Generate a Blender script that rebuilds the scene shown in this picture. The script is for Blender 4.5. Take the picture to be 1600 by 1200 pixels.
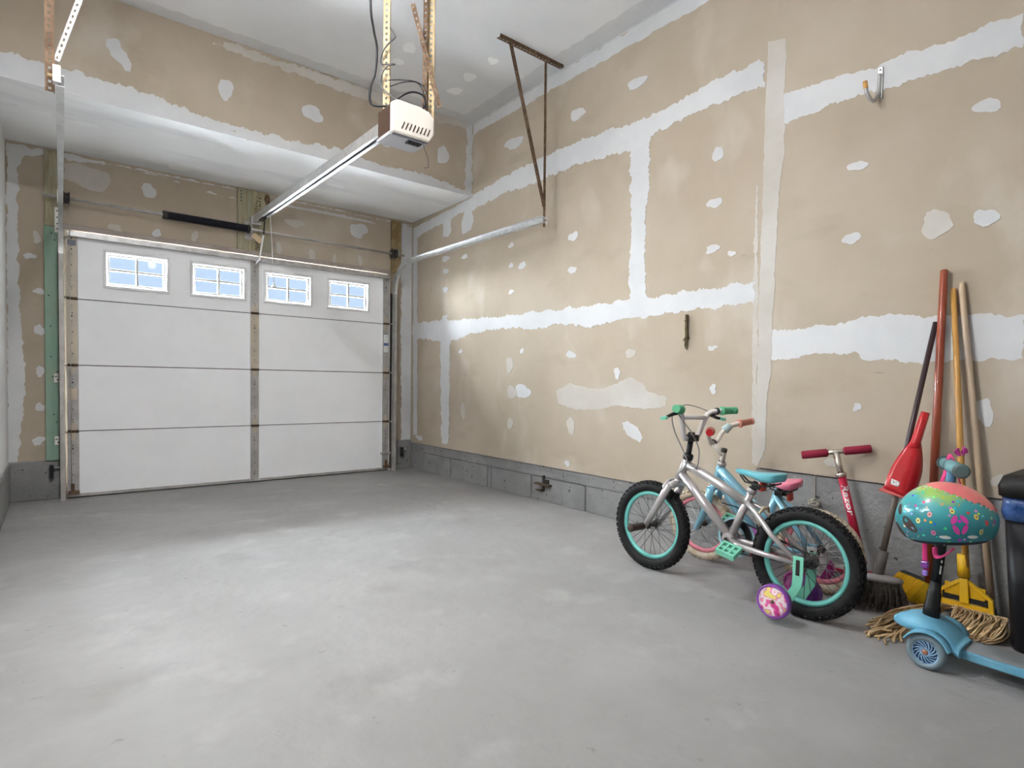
import bpy, bmesh, math, random
from mathutils import Vector, Matrix, geometry, noise

for o in list(bpy.data.objects):
    bpy.data.objects.remove(o)
scene = bpy.context.scene
COL = scene.collection
R = math.radians
PI = math.pi
random.seed(7)

# ------------------------------------------------------------------ camera
YAW, PITCH, ROLL, FPX = 0.6676, -0.0299, 0.0138, 904.09
fw = Vector((math.sin(YAW)*math.cos(PITCH), math.cos(YAW)*math.cos(PITCH), math.sin(PITCH)))
rt = Vector((math.cos(YAW), -math.sin(YAW), 0))
up = rt.cross(fw)
r2 = rt*math.cos(ROLL) + up*math.sin(ROLL)
u2 = -rt*math.sin(ROLL) + up*math.cos(ROLL)
cd = bpy.data.cameras.new('camera')
cam = bpy.data.objects.new('camera', cd)
COL.objects.link(cam)
cam.matrix_world = Matrix(((r2.x, u2.x, -fw.x, 0), (r2.y, u2.y, -fw.y, 0), (r2.z, u2.z, -fw.z, 0.974), (0, 0, 0, 1)))
cd.sensor_width = 36
cd.lens = FPX*36/1600
cd.shift_y = 26.76/1600
cd.clip_start = 0.02
scene.camera = cam

# ------------------------------------------------------------------ world, sun, exposure
w = bpy.data.worlds.new('sky')
scene.world = w
w.use_nodes = True
bg = w.node_tree.nodes['Background']
bg.inputs['Color'].default_value = (0.64, 0.79, 1.0, 1)
bg.inputs['Strength'].default_value = 1.0

sd = bpy.data.lights.new('hazy_sun', 'SUN')
sd.energy = 350.0
sd.angle = R(90)
sd.color = (0.93, 0.965, 1.0)
sun = bpy.data.objects.new('hazy_sun', sd)
COL.objects.link(sun)
sdir = Vector((1.0, -1.0, -1.15)).normalized()      # light travels into the garage through the door windows
sun.rotation_euler = sdir.to_track_quat('-Z', 'Y').to_euler()
sun.location = (1, 12, 6)

scene.cycles.sample_clamp_indirect = 0.0
vs = scene.view_settings
vs.view_transform = 'Standard'
vs.look = 'None'
vs.exposure = 0.10
vs.gamma = 1.0
vs.use_curve_mapping = False
BULB = 26.0
TUBE_FILL = 125.0
DISC_FILL = 240.0

# ------------------------------------------------------------------ room dimensions
XL, XR, YW, YB = -0.293, 3.178, 5.901, -2.2
ZS, YS, ZC = 2.779, 4.691, 3.463
YD = 5.85            # inner face of the garage door
XP = 3.163           # proud part of the right wall
YP = 1.74            # where it starts

# ------------------------------------------------------------------ materials
MATS = {}
def mat(name, col, rough=0.6, metal=0.0, col2=None, scale=8.0, detail=4.0, lo=0.4, hi=0.62, bump=0.0, bscale=60.0,
        stretch=None, spec=0.5, coat=0.0, emit=0.0, local=False):
    if name in MATS:
        return MATS[name]
    m = bpy.data.materials.new(name)
    m.use_nodes = True
    nt = m.node_tree
    b = nt.nodes['Principled BSDF']
    b.inputs['Base Color'].default_value = (*col, 1)
    b.inputs['Roughness'].default_value = rough
    b.inputs['Metallic'].default_value = metal
    b.inputs['Specular IOR Level'].default_value = spec
    b.inputs['Coat Weight'].default_value = coat
    if emit:
        b.inputs['Emission Color'].default_value = (*col, 1)
        b.inputs['Emission Strength'].default_value = emit
    src = None
    if col2 is not None or bump:
        if local:
            g = nt.nodes.new('ShaderNodeTexCoord'); src = g.outputs['Object']
        else:
            g = nt.nodes.new('ShaderNodeNewGeometry'); src = g.outputs['Position']
        if stretch:
            mp = nt.nodes.new('ShaderNodeMapping')
            mp.inputs['Scale'].default_value = stretch
            nt.links.new(src, mp.inputs['Vector'])
            src = mp.outputs['Vector']
    if col2 is not None:
        n = nt.nodes.new('ShaderNodeTexNoise')
        n.inputs['Scale'].default_value = scale
        n.inputs['Detail'].default_value = detail
        n.inputs['Roughness'].default_value = 0.6
        nt.links.new(src, n.inputs['Vector'])
        r = nt.nodes.new('ShaderNodeValToRGB')
        r.color_ramp.elements[0].position = lo
        r.color_ramp.elements[1].position = hi
        r.color_ramp.elements[0].color = (*col, 1)
        r.color_ramp.elements[1].color = (*col2, 1)
        nt.links.new(n.outputs['Fac'], r.inputs['Fac'])
        nt.links.new(r.outputs['Color'], b.inputs['Base Color'])
    if bump:
        n2 = nt.nodes.new('ShaderNodeTexNoise')
        n2.inputs['Scale'].default_value = bscale
        n2.inputs['Detail'].default_value = 3.0
        nt.links.new(src, n2.inputs['Vector'])
        bp = nt.nodes.new('ShaderNodeBump')
        bp.inputs['Strength'].default_value = bump
        bp.inputs['Distance'].default_value = 0.02
        nt.links.new(n2.outputs['Fac'], bp.inputs['Height'])
        nt.links.new(bp.outputs['Normal'], b.inputs['Normal'])
    MATS[name] = m
    return m

def layer(m, col, scale, lo, hi, detail=5.0, stretch=(1, 1, 1), seed=0.0, amount=1.0):
    """mix one more noise-shaped stain over a material's colour"""
    nt = m.node_tree
    b = nt.nodes['Principled BSDF']
    g = nt.nodes.new('ShaderNodeNewGeometry')
    mp = nt.nodes.new('ShaderNodeMapping')
    mp.inputs['Scale'].default_value = stretch
    mp.inputs['Location'].default_value = (seed, seed*1.7, seed*0.6)
    nt.links.new(g.outputs['Position'], mp.inputs['Vector'])
    n = nt.nodes.new('ShaderNodeTexNoise')
    n.inputs['Scale'].default_value = scale
    n.inputs['Detail'].default_value = detail
    nt.links.new(mp.outputs['Vector'], n.inputs['Vector'])
    mr = nt.nodes.new('ShaderNodeMapRange')
    mr.inputs['From Min'].default_value = lo
    mr.inputs['From Max'].default_value = hi
    mr.inputs['To Max'].default_value = amount
    nt.links.new(n.outputs['Fac'], mr.inputs['Value'])
    mx = nt.nodes.new('ShaderNodeMix')
    mx.data_type = 'RGBA'
    nt.links.new(mr.outputs['Result'], mx.inputs['Factor'])
    inp = b.inputs['Base Color']
    if inp.is_linked:
        nt.links.new(inp.links[0].from_socket, mx.inputs['A'])
    else:
        mx.inputs['A'].default_value = inp.default_value
    mx.inputs['B'].default_value = (*col, 1)
    nt.links.new(mx.outputs['Result'], inp)
    return m

M_DRY = mat('drywall_paper', (0.445, 0.372, 0.285), 0.9, col2=(0.49, 0.418, 0.332), scale=1.6, lo=0.38, hi=0.65, bump=0.05, bscale=30, spec=0.2)
layer(M_DRY, (0.56, 0.50, 0.42), 2.2, 0.58, 0.74, stretch=(1, 1.3, 0.8), seed=3.1, amount=0.8)
layer(M_DRY, (0.30, 0.24, 0.18), 9.0, 0.74, 0.80, stretch=(1, 0.6, 5.0), seed=11.0, amount=0.5)
layer(M_DRY, (0.40, 0.33, 0.25), 3.2, 0.60, 0.72, stretch=(1, 0.7, 1.6), seed=21.0, amount=0.45)
M_MUD = mat('joint_compound', (0.61, 0.615, 0.62), 0.9, col2=(0.66, 0.662, 0.662), scale=3.0, bump=0.06, bscale=25, spec=0.2)
M_MUDB = mat('thin_joint_compound', (0.53, 0.495, 0.445), 0.9, col2=(0.59, 0.565, 0.52), scale=2.5, bump=0.05, bscale=25, spec=0.2)
M_CEIL = mat('ceiling_board', (0.72, 0.73, 0.74), 0.9, col2=(0.77, 0.775, 0.78), scale=1.5, spec=0.2)
M_SOF = mat('soffit_compound', (0.90, 0.90, 0.895), 0.85, col2=(0.76, 0.765, 0.77), scale=1.3, lo=0.50, hi=0.66, stretch=(0.5, 3.0, 1), spec=0.2)
M_FRESH = mat('fresh_compound', (0.93, 0.93, 0.925), 0.85)
M_WHITEWALL = mat('white_plaster', (0.82, 0.825, 0.83), 0.8, col2=(0.86, 0.86, 0.86), scale=2.0, bump=0.04, bscale=20)
M_CONC = mat('grey_painted_concrete', (0.215, 0.212, 0.21), 0.75, col2=(0.275, 0.271, 0.267), scale=3.0, bump=0.35, bscale=45)
layer(M_CONC, (0.04, 0.04, 0.04), 26.0, 0.68, 0.71, detail=2.0, seed=5.0, amount=0.9)
M_FLOOR = mat('painted_floor', (0.272, 0.265, 0.258), 0.62, col2=(0.312, 0.304, 0.297), scale=1.2, bump=0.30, bscale=12, spec=0.35)
layer(M_FLOOR, (0.19, 0.18, 0.17), 2.3, 0.60, 0.78, seed=2.2, amount=0.55)
layer(M_FLOOR, (0.10, 0.095, 0.09), 20.0, 0.71, 0.78, detail=3.0, seed=7.7, amount=0.45)
layer(M_FLOOR, (0.40, 0.39, 0.38), 4.0, 0.58, 0.75, seed=9.3, amount=0.5)
M_WHITE = mat('white_steel', (0.91, 0.915, 0.925), 0.45, col2=(0.88, 0.885, 0.895), scale=3, spec=0.4)
M_WINF = mat('white_plastic_frame', (0.76, 0.76, 0.75), 0.4)
M_GALV = mat('galvanised_steel', (0.56, 0.56, 0.55), 0.42, 0.75, col2=(0.42, 0.41, 0.40), scale=14, bump=0.03)
M_GALVD = mat('weathered_galvanised', (0.50, 0.48, 0.46), 0.55, 0.35, col2=(0.38, 0.36, 0.34), scale=7)
M_GALVT = mat('yellowed_galvanised', (0.56, 0.49, 0.38), 0.55, 0.3, col2=(0.46, 0.41, 0.34), scale=6)
M_BRIGHT = mat('bright_zinc', (0.66, 0.66, 0.655), 0.38, 0.75, col2=(0.55, 0.55, 0.55), scale=20)
M_RUST = mat('rusty_steel', (0.105, 0.058, 0.030), 0.8, 0.1, col2=(0.19, 0.12, 0.07), scale=22)
M_RUSTY = mat('straw_zinc', (0.50, 0.38, 0.21), 0.6, 0.2, col2=(0.40, 0.29, 0.16), scale=16)
M_DARK = mat('dark_metal', (0.035, 0.03, 0.028), 0.5, 0.3, col2=(0.06, 0.05, 0.045), scale=20)
M_BLACK = mat('black_plastic', (0.009, 0.009, 0.010), 0.42, spec=0.35)
M_HOLE = mat('dark_hole', (0.02, 0.018, 0.016), 0.9)
M_SPRING = mat('spring_steel', (0.02, 0.02, 0.03), 0.45, 0.5)
M_WOODY = mat('old_yellow_wood', (0.40, 0.35, 0.22), 0.7, col2=(0.27, 0.23, 0.14), scale=7, stretch=(6, 6, 0.7))
layer(M_WOODY, (0.33, 0.33, 0.24), 5.0, 0.5, 0.7, stretch=(4, 4, 0.8), seed=4.0)
M_GREEN = mat('green_painted_wood', (0.235, 0.375, 0.275), 0.65, col2=(0.30, 0.43, 0.32), scale=3, stretch=(4, 4, 0.6))
layer(M_GREEN, (0.30, 0.30, 0.18), 4.0, 0.58, 0.72, seed=1.4, amount=0.6)
M_TAN = mat('tan_trim', (0.40, 0.32, 0.24), 0.7, col2=(0.32, 0.25, 0.18), scale=5)
M_STAIN = mat('stained_drywall_wood', (0.38, 0.29, 0.15), 0.8, col2=(0.24, 0.16, 0.07), scale=9)
M_STRIP = mat('brown_weather_strip', (0.42, 0.37, 0.33), 0.7, col2=(0.34, 0.29, 0.25), scale=7)
M_RUBBER = mat('rubber', (0.022, 0.022, 0.024), 0.75)
M_PLATE = mat('cream_plate', (0.74, 0.72, 0.66), 0.5)

def glass_mat():
    m = bpy.data.materials.new('thin_window_glass')
    m.use_nodes = True
    nt = m.node_tree
    nt.nodes.clear()
    out = nt.nodes.new('ShaderNodeOutputMaterial')
    tr = nt.nodes.new('ShaderNodeBsdfTransparent')
    tr.inputs['Color'].default_value = (0.93, 0.96, 0.98, 1)
    gl = nt.nodes.new('ShaderNodeBsdfGlossy')
    gl.inputs['Roughness'].default_value = 0.03
    fr = nt.nodes.new('ShaderNodeFresnel')
    fr.inputs['IOR'].default_value = 1.45
    mx = nt.nodes.new('ShaderNodeMixShader')
    nt.links.new(fr.outputs['Fac'], mx.inputs['Fac'])
    nt.links.new(tr.outputs['BSDF'], mx.inputs[1])
    nt.links.new(gl.outputs['BSDF'], mx.inputs[2])
    nt.links.new(mx.outputs['Shader'], out.inputs['Surface'])
    return m
M_GLASS = glass_mat()

# ------------------------------------------------------------------ mesh helpers
def frame_of(d):
    d = Vector(d).normalized()
    a = Vector((0, 0, 1)) if abs(d.z) < 0.95 else Vector((1, 0, 0))
    u = d.cross(a).normalized()
    return u, d.cross(u).normalized()

class MB:
    def __init__(self):
        self.v, self.f, self.s = [], [], []
    def add(self, vs_, fs, smooth=False):
        b = len(self.v)
        self.v += [Vector(p) for p in vs_]
        self.f += [tuple(i+b for i in f) for f in fs]
        self.s += [smooth]*len(fs)
        return self
    def box(self, x0, x1, y0, y1, z0, z1, M=None):
        P = [Vector((x, y, z)) for x in (x0, x1) for y in (y0, y1) for z in (z0, z1)]
        if M is not None:
            P = [M @ p for p in P]
        return self.add(P, [(0, 1, 3, 2), (4, 6, 7, 5), (0, 4, 5, 1), (2, 3, 7, 6), (0, 2, 6, 4), (1, 5, 7, 3)])
    def bar(self, p0, p1, w_, h, upv=(0, 0, 1)):
        """box beam between two points: w_ across, h along the up vector"""
        p0, p1 = Vector(p0), Vector(p1)
        d = (p1-p0).normalized()
        s_ = d.cross(Vector(upv)).normalized()
        u = s_.cross(d).normalized()
        P = []
        for p in (p0, p1):
            for a, b in ((-1, -1), (1, -1), (1, 1), (-1, 1)):
                P.append(p + s_*(a*w_/2) + u*(b*h/2))
        return self.add(P, [(0, 3, 2, 1), (4, 5, 6, 7), (0, 1, 5, 4), (1, 2, 6, 5), (2, 3, 7, 6), (3, 0, 4, 7)])
    def tube(self, pts, r, n=8, closed=False, cap=True, smooth=True, flat=1.0):
        pts = [Vector(p) for p in pts]
        N = len(pts)
        rs = list(r) if isinstance(r, (list, tuple)) else [r]*N
        tang = []
        for i in range(N):
            a = pts[i-1] if (i or closed) else pts[i]
            b = pts[(i+1) % N] if (i < N-1 or closed) else pts[i]
            t = b-a
            tang.append(t.normalized() if t.length > 1e-9 else Vector((0, 0, 1)))
        u, _ = frame_of(tang[0])
        V = []
        for i in range(N):
            t = tang[i]
            u = (u - t*u.dot(t))
            u = u.normalized() if u.length > 1e-6 else frame_of(t)[0]
            v = t.cross(u)
            for k in range(n):
                a = 2*PI*k/n
                V.append(pts[i] + u*(rs[i]*math.cos(a)) + v*(rs[i]*math.sin(a)*flat))
        F = []
        for i in range(N if closed else N-1):
            j = (i+1) % N
            for k in range(n):
                k2 = (k+1) % n
                F.append((i*n+k, i*n+k2, j*n+k2, j*n+k))
        self.add(V, F, smooth)
        if cap and not closed:
            b = len(self.v) - N*n
            self.f.append(tuple(b+k for k in reversed(range(n)))); self.s.append(False)
            self.f.append(tuple(b+(N-1)*n+k for k in range(n))); self.s.append(False)
        return self
    def cyl(self, p0, p1, r0, r1=None, n=14, cap=True):
        return self.tube([p0, p1], [r0, r0 if r1 is None else r1], n, cap=cap)
    def lathe(self, prof, o=(0, 0, 0), axis=(0, 0, 1), n=20, smooth=True, closed=False):
        """prof: (radius, height along axis)"""
        o = Vector(o); ax = Vector(axis).normalized()
        u, v = frame_of(ax)
        V = []
        for (r, h) in prof:
            for k in range(n):
                a = 2*PI*k/n
                V.append(o + ax*h + u*(r*math.cos(a)) + v*(r*math.sin(a)))
        F = []
        m = len(prof)
        for i in range(m if closed else m-1):
            j = (i+1) % m
            for k in range(n):
                k2 = (k+1) % n
                F.append((i*n+k, i*n+k2, j*n+k2, j*n+k))
        return self.add(V, F, smooth)
    def ring(self, c, axis, Rr, r, n=48, m=8, flat=1.0):
        ax = Vector(axis).normalized()
        prof = [(Rr + r*math.cos(2*PI*k/m), flat*r*math.sin(2*PI*k/m)) for k in range(m)]
        return self.lathe(prof, c, ax, n, True, True)
    def prism(self, poly, o, u, v, t, smooth=False):
        """2D polygon (a, b) in the plane o + a*u + b*v, extruded by t along u x v"""
        o, u, v = Vector(o), Vector(u), Vector(v)
        nrm = u.cross(v).normalized()
        n = len(poly)
        A = [o + u*a + v*b for a, b in poly]
        B = [p + nrm*t for p in A]
        tris = geometry.tessellate_polygon([[Vector((a, b, 0)) for a, b in poly]])
        F = []
        for tr in tris:
            a, b, c = tr
            (x1, y1), (x2, y2), (x3, y3) = poly[a], poly[b], poly[c]
            if (x2-x1)*(y3-y1)-(x3-x1)*(y2-y1) < 0:
                a, b, c = c, b, a
            F.append((a+n, b+n, c+n)); F.append((c, b, a))
        area = sum(poly[i][0]*poly[(i+1) % n][1]-poly[(i+1) % n][0]*poly[i][1] for i in range(n))
        for i in range(n):
            j = (i+1) % n
            F.append((i, j, j+n, i+n) if area > 0 else (j, i, i+n, j+n))
        return self.add(A+B, F, smooth)
    def sphere(self, c, r, n=14, m=9, sc=(1, 1, 1)):
        c = Vector(c)
        V, F = [], []
        for i in range(m+1):
            ph = PI*i/m
            for k in range(n):
                a = 2*PI*k/n
                V.append(c + Vector((r*sc[0]*math.sin(ph)*math.cos(a), r*sc[1]*math.sin(ph)*math.sin(a), r*sc[2]*math.cos(ph))))
        for i in range(m):
            for k in range(n):
                F.append((i*n+k, (i+1)*n+k, (i+1)*n+(k+1) % n, i*n+(k+1) % n))
        return self.add(V, F, True)
    def build(self, name, m, parent=None, bevel=0.0, sub=0):
        off = Vector((0, 0, 0))
        p = parent
        if p is not None and not p.get('_local'):
            while p is not None:
                off += p.location
                p = p.parent
        me = bpy.data.meshes.new(name)
        me.from_pydata([tuple(q-off) for q in self.v], [], self.f)
        me.polygons.foreach_set('use_smooth', self.s)
        me.materials.append(m)
        me.validate()
        me.update()
        o = bpy.data.objects.new(name, me)
        COL.objects.link(o)
        o.parent = parent
        if parent is not None and parent.get('_local'):
            o['_local'] = 1
        if bevel:
            b = o.modifiers.new('bevel', 'BEVEL')
            b.width = bevel; b.segments = 2; b.limit_method = 'ANGLE'; b.angle_limit = R(40)
        if sub:
            s_ = o.modifiers.new('smooth', 'SUBSURF')
            s_.levels = sub; s_.render_levels = sub
        return o

def tag(o, label=None, cat=None, group=None, kind=None):
    if label: o['label'] = label
    if cat: o['category'] = cat
    if group: o['group'] = group
    if kind: o['kind'] = kind
    return o
def thing(name, label, cat, loc, group=None, kind=None, rot=None):
    o = bpy.data.objects.new(name, None)
    o.empty_display_size = 0.05
    COL.objects.link(o)
    o.location = loc
    if rot:
        o.rotation_euler = rot
        o['_local'] = 1
    return tag(o, label, cat, group, kind)
def linked(src, parent, loc, name=None):
    c = src.copy()
    COL.objects.link(c)
    c.parent = parent
    c.location = loc
    return c

def ragged(poly, amp, step=0.02, seed=0):
    """torn, feathered outline like trowelled joint compound"""
    out = []
    n = len(poly)
    for i in range(n):
        a = Vector((*poly[i], 0)); b = Vector((*poly[(i+1) % n], 0))
        L = (b-a).length
        k = max(1, int(L/step))
        d = (b-a)/L if L > 0 else Vector((1, 0, 0))
        nr = Vector((-d.y, d.x, 0))
        for j in range(k):
            p = a + (b-a)*(j/k)
            e = noise.fractal(Vector((p.x*13, p.y*13, seed*3.7)), 0.7, 2.1, 4)*amp*1.2
            e += (random.random()-0.5)*amp*0.8
            q = p + nr*e
            out.append((q.x, q.y))
    return out
def blob(c, ry, rz, seed):
    rr = random.Random(seed)
    n = 18
    ph = [rr.random()*6.28 for _ in range(3)]
    pts = []
    for k in range(n):
        a = 2*PI*k/n
        f = 1 + 0.14*math.sin(2*a+ph[0]) + 0.10*math.sin(3*a+ph[1]) + 0.07*math.sin(5*a+ph[2]) + 0.06*(rr.random()-0.5)
        pts.append((c[0]+ry*f*math.cos(a), c[1]+rz*f*math.sin(a)))
    return pts
RW_POLY=[[(4.70,2.79),(4.08,2.84),(3.65,2.85),(3.27,2.85),(2.94,2.83),(2.73,2.80),(2.54,2.80),(2.33,2.81),(2.06,2.85),(1.89,2.83),(1.79,2.85),(1.75,2.83),(1.75,2.69),(1.93,2.70),(2.14,2.70),(2.33,2.69),(2.56,2.67),(2.56,2.33),(2.59,2.17),(2.58,1.86),(2.56,1.57),(2.70,1.57),(2.72,1.71),(2.71,1.97),(2.71,2.19),(2.73,2.47),(2.73,2.62),(3.00,2.65),(3.27,2.67),(3.65,2.67),(3.81,2.66),(4.00,2.67),(4.17,2.69),(4.46,2.66),(4.69,2.64)],[(5.87,1.64),(5.24,1.63),(4.65,1.60),(4.05,1.58),(3.54,1.58),(3.11,1.57),(2.70,1.58),(2.56,1.58),(2.30,1.58),(2.02,1.58),(1.84,1.58),(1.78,1.58),(1.78,1.46),(2.02,1.46),(2.23,1.46),(2.40,1.45),(2.70,1.45),(2.91,1.43),(3.14,1.41),(3.39,1.46),(3.66,1.43),(4.05,1.47),(4.65,1.46),(5.07,1.40),(5.08,0.35),(5.22,0.34),(5.26,1.41),(5.71,1.46),(5.86,1.46)],[(5.87,2.71),(4.70,2.77),(4.68,2.65),(4.90,2.67),(5.13,2.64),(5.66,2.61),(5.78,2.58),(5.74,0.38),(5.83,0.38)],[(3.45,0.92),(3.30,0.98),(2.99,0.94),(2.84,0.98),(2.69,1.03),(2.57,0.98),(2.53,0.93),(2.38,0.90),(2.38,0.84),(2.54,0.81),(2.83,0.83),(2.99,0.79),(3.23,0.78),(3.43,0.82)],[(2.76,0.71),(2.71,0.73),(2.62,0.69),(2.57,0.62),(2.59,0.58),(2.66,0.60),(2.74,0.66)],[(1.79,2.13),(1.77,2.14),(1.74,0.53),(1.77,0.53),(1.79,1.59),(1.79,1.88)],[(5.22,2.69),(5.09,2.67),(5.07,2.53),(5.13,2.47),(5.23,2.50)],[(4.83,2.67),(4.70,2.67),(4.67,2.54),(4.71,2.46),(4.87,2.45),(4.88,2.54)]]
RW_BLOB=[(3.26,3.06,0.088,0.039),(2.68,3.07,0.078,0.039),(4.05,3.09,0.131,0.045),(2.04,2.39,0.033,0.051),(2.05,2.10,0.049,0.032),(2.06,1.82,0.050,0.027),(1.93,1.77,0.033,0.015),(3.29,2.13,0.051,0.035),(3.29,1.87,0.044,0.030),(4.07,2.20,0.038,0.023),(3.91,2.00,0.053,0.028),(4.07,2.02,0.027,0.017),(4.06,1.79,0.037,0.023),(5.17,2.26,0.063,0.033),(5.17,2.13,0.050,0.027),(5.17,1.94,0.050,0.026),(4.82,2.22,0.046,0.025),(5.18,1.65,0.050,0.027),(3.29,1.21,0.050,0.030),(4.07,1.14,0.055,0.068),(3.88,0.91,0.112,0.055),(4.03,0.90,0.064,0.063),(3.28,0.65,0.043,0.066),(2.81,1.06,0.030,0.041),(2.69,1.20,0.052,0.027),(2.04,1.21,0.031,0.019),(2.03,0.96,0.026,0.031),(4.05,0.62,0.046,0.045),(4.81,0.70,0.035,0.089),(4.87,1.29,0.035,0.019),(3.90,1.26,0.026,0.022),(3.31,0.35,0.029,0.026),(5.69,0.36,0.072,0.028)]
RR_POLY=[[(1.73,2.92),(1.63,2.89),(1.62,2.78),(1.63,2.60),(1.62,2.42),(1.62,2.26),(1.64,2.06),(1.65,1.85),(1.65,1.71),(1.66,1.28),(1.66,1.03),(1.68,0.92),(1.68,0.63),(1.72,0.53),(1.74,0.52),(1.74,1.72)],[(1.64,2.59),(1.44,2.58),(1.23,2.55),(1.03,2.55),(0.88,2.54),(0.79,2.54),(0.62,2.54),(0.62,2.40),(0.88,2.42),(1.08,2.42),(1.37,2.44),(1.64,2.42)],[(1.66,1.30),(1.50,1.29),(1.37,1.30),(1.22,1.32),(1.10,1.33),(0.87,1.31),(0.75,1.31),(0.58,1.29),(0.58,1.11),(0.66,1.10),(0.99,1.10),(1.10,1.12),(1.18,1.11),(1.23,1.16),(1.47,1.15),(1.57,1.13),(1.66,1.13)]]
RR_BLOB=[(1.24,2.09,0.046,0.022),(0.73,2.20,0.050,0.033),(0.90,1.73,0.066,0.058),(0.72,1.72,0.043,0.038),(1.26,1.73,0.040,0.026),(1.21,0.88,0.018,0.022),(0.70,0.88,0.033,0.056),(0.64,0.59,0.029,0.025),(1.32,0.59,0.038,0.027)]
FW_POLY=[[(-0.28,2.75),(-0.05,2.76),(-0.06,2.73),(-0.17,2.68),(-0.22,2.59),(-0.22,2.25),(-0.22,1.66),(-0.20,1.22),(-0.19,0.92),(-0.21,0.62),(-0.24,0.31),(-0.30,0.32)],[(0.06,2.76),(3.19,2.75),(2.91,2.69),(2.40,2.71),(1.93,2.71),(1.51,2.68),(1.18,2.67),(0.92,2.70),(0.68,2.74),(0.40,2.75),(0.10,2.71)],[(0.06,2.70),(0.19,2.70),(0.37,2.67),(0.38,2.61),(0.31,2.51),(0.19,2.52),(0.06,2.56)],[(3.04,2.74),(3.18,2.73),(3.19,0.30),(3.06,0.30)]]
FW_BLOB=[(0.64,2.59,0.058,0.055),(0.40,2.23,0.046,0.038),(0.70,2.24,0.034,0.044),(0.99,2.26,0.025,0.051),(-0.15,1.92,0.035,0.025),(-0.10,1.65,0.035,0.025),(-0.10,1.35,0.031,0.045),(-0.11,2.07,0.027,0.040),(1.87,2.54,0.089,0.044),(2.54,2.58,0.095,0.081),(1.72,2.27,0.030,0.056),(2.04,2.24,0.033,0.058),(2.28,2.24,0.027,0.053),(2.56,2.27,0.029,0.054),(-0.10,1.02,0.023,0.055),(-0.10,0.74,0.028,0.036),(-0.11,0.47,0.036,0.030)]
SF_POLY=[[(-0.42,2.92),(-0.25,2.92),(-0.07,2.93),(0.09,2.93),(0.32,2.92),(0.54,2.91),(0.77,2.87),(0.98,2.85),(1.20,2.85),(1.53,2.86),(1.85,2.89),(2.25,2.85),(2.63,2.87),(2.90,2.84),(3.10,2.82),(3.11,3.41),(3.17,3.48),(3.17,2.79),(-0.25,2.79),(-0.42,2.78)],[(0.98,3.43),(3.15,3.48),(3.15,3.40),(2.25,3.36),(1.69,3.37),(1.20,3.39),(0.90,3.40)],[(0.28,3.19),(0.34,3.21),(0.38,3.15),(0.41,3.08),(0.41,3.02),(0.38,3.02),(0.32,3.09),(0.28,3.14)]]
SF_BLOB=[(0.99,3.10,0.055,0.069),(1.63,3.11,0.097,0.056),(2.26,3.05,0.057,0.038),(2.84,3.09,0.058,0.094)]
CE_BLOB=[(2.09,3.94,0.052,0.059),(2.10,4.17,0.045,0.056),(2.66,3.99,0.057,0.060),(2.67,3.68,0.044,0.044),(2.69,4.26,0.065,0.056)]
SB_BLOB=[(-0.09,5.14,0.080,0.049),(0.18,5.17,0.080,0.052),(2.04,5.26,0.084,0.074),(2.63,5.19,0.189,0.081),(0.39,5.69,0.084,0.064),(0.84,5.72,0.089,0.071),(1.33,5.71,0.095,0.076)]
# ------------------------------------------------------------------ the room
def struct(name, mb, m, label=None, cat=None):
    return tag(mb.build(name, m), label, cat, kind='structure')
def patch(parent, plane, val, poly, t, m=None, name='compound_patch'):
    if plane == 'X':
        pl_ = [(-a, b) for a, b in poly]; o, u, v = (val, 0, 0), (0, -1, 0), (0, 0, 1)
    elif plane == 'Y':
        pl_ = poly; o, u, v = (0, val, 0), (1, 0, 0), (0, 0, 1)
    else:
        pl_ = [(b, a) for a, b in poly]; o, u, v = (0, 0, val), (0, 1, 0), (1, 0, 0)
    return MB().prism(pl_, o, u, v, t).build(name, m or M_MUD, parent)

floor = struct('floor', MB().box(XL-0.1, XR+0.1, YB-0.1, 6.0, -0.1, 0), M_FLOOR, 'grey painted concrete garage floor with scuffs and footprints', 'floor')
ceil = struct('ceiling', MB().box(XL-0.1, XR+0.1, YB-0.1, YS+0.02, ZC, ZC+0.1), M_CEIL, 'pale grey plasterboard ceiling with white compound dabs', 'ceiling')
bulk = MB().box(XL-0.1, XR+0.1, YS, YS+0.03, ZS+0.002, ZC).build('bulkhead_front', M_DRY, ceil)
bulkb = MB().box(XL-0.1, XR+0.1, YS+0.001, 6.02, ZS, ZS+0.03).build('bulkhead_underside', M_SOF, ceil)
for k, b in enumerate(CE_BLOB):
    patch(ceil, 'Z', ZC, ragged(blob((b[0], b[1]), b[2], b[3], 900+k), 0.008, 0.012, k), 0.0015, M_FRESH)
for k, b in enumerate(SB_BLOB):
    patch(bulkb, 'Z', ZS, ragged(blob((b[0], b[1]), b[2], b[3]*0.6, 950+k), 0.006, 0.012, k), 0.001, M_FRESH)
# feathered white joints between ceiling, walls and bulkhead
patch(ceil, 'Z', ZC, ragged([(2.98, YB), (3.16, YB), (3.16, YS), (XL, YS), (XL, YS-0.13), (3.0, YS-0.12)], 0.012, 0.03, 40), 0.0012, name='ceiling_joint')
for k, p in enumerate(SF_POLY):
    patch(bulk, 'Y', YS, ragged(p, 0.018 if k != 2 else 0.01, 0.012, 60+k), 0.002-0.0003*k, M_MUD if k != 1 else M_MUDB)
for k, b in enumerate(SF_BLOB):
    patch(bulk, 'Y', YS, ragged(blob((b[0], b[1]), b[2], b[3], 500+k), 0.008, 0.012, k), 0.0015)
MB().box(XL, XR, YS-0.004, YS+0.001, ZS-0.003, ZS+0.028).build('corner_bead', M_MUD, bulk)

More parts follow.
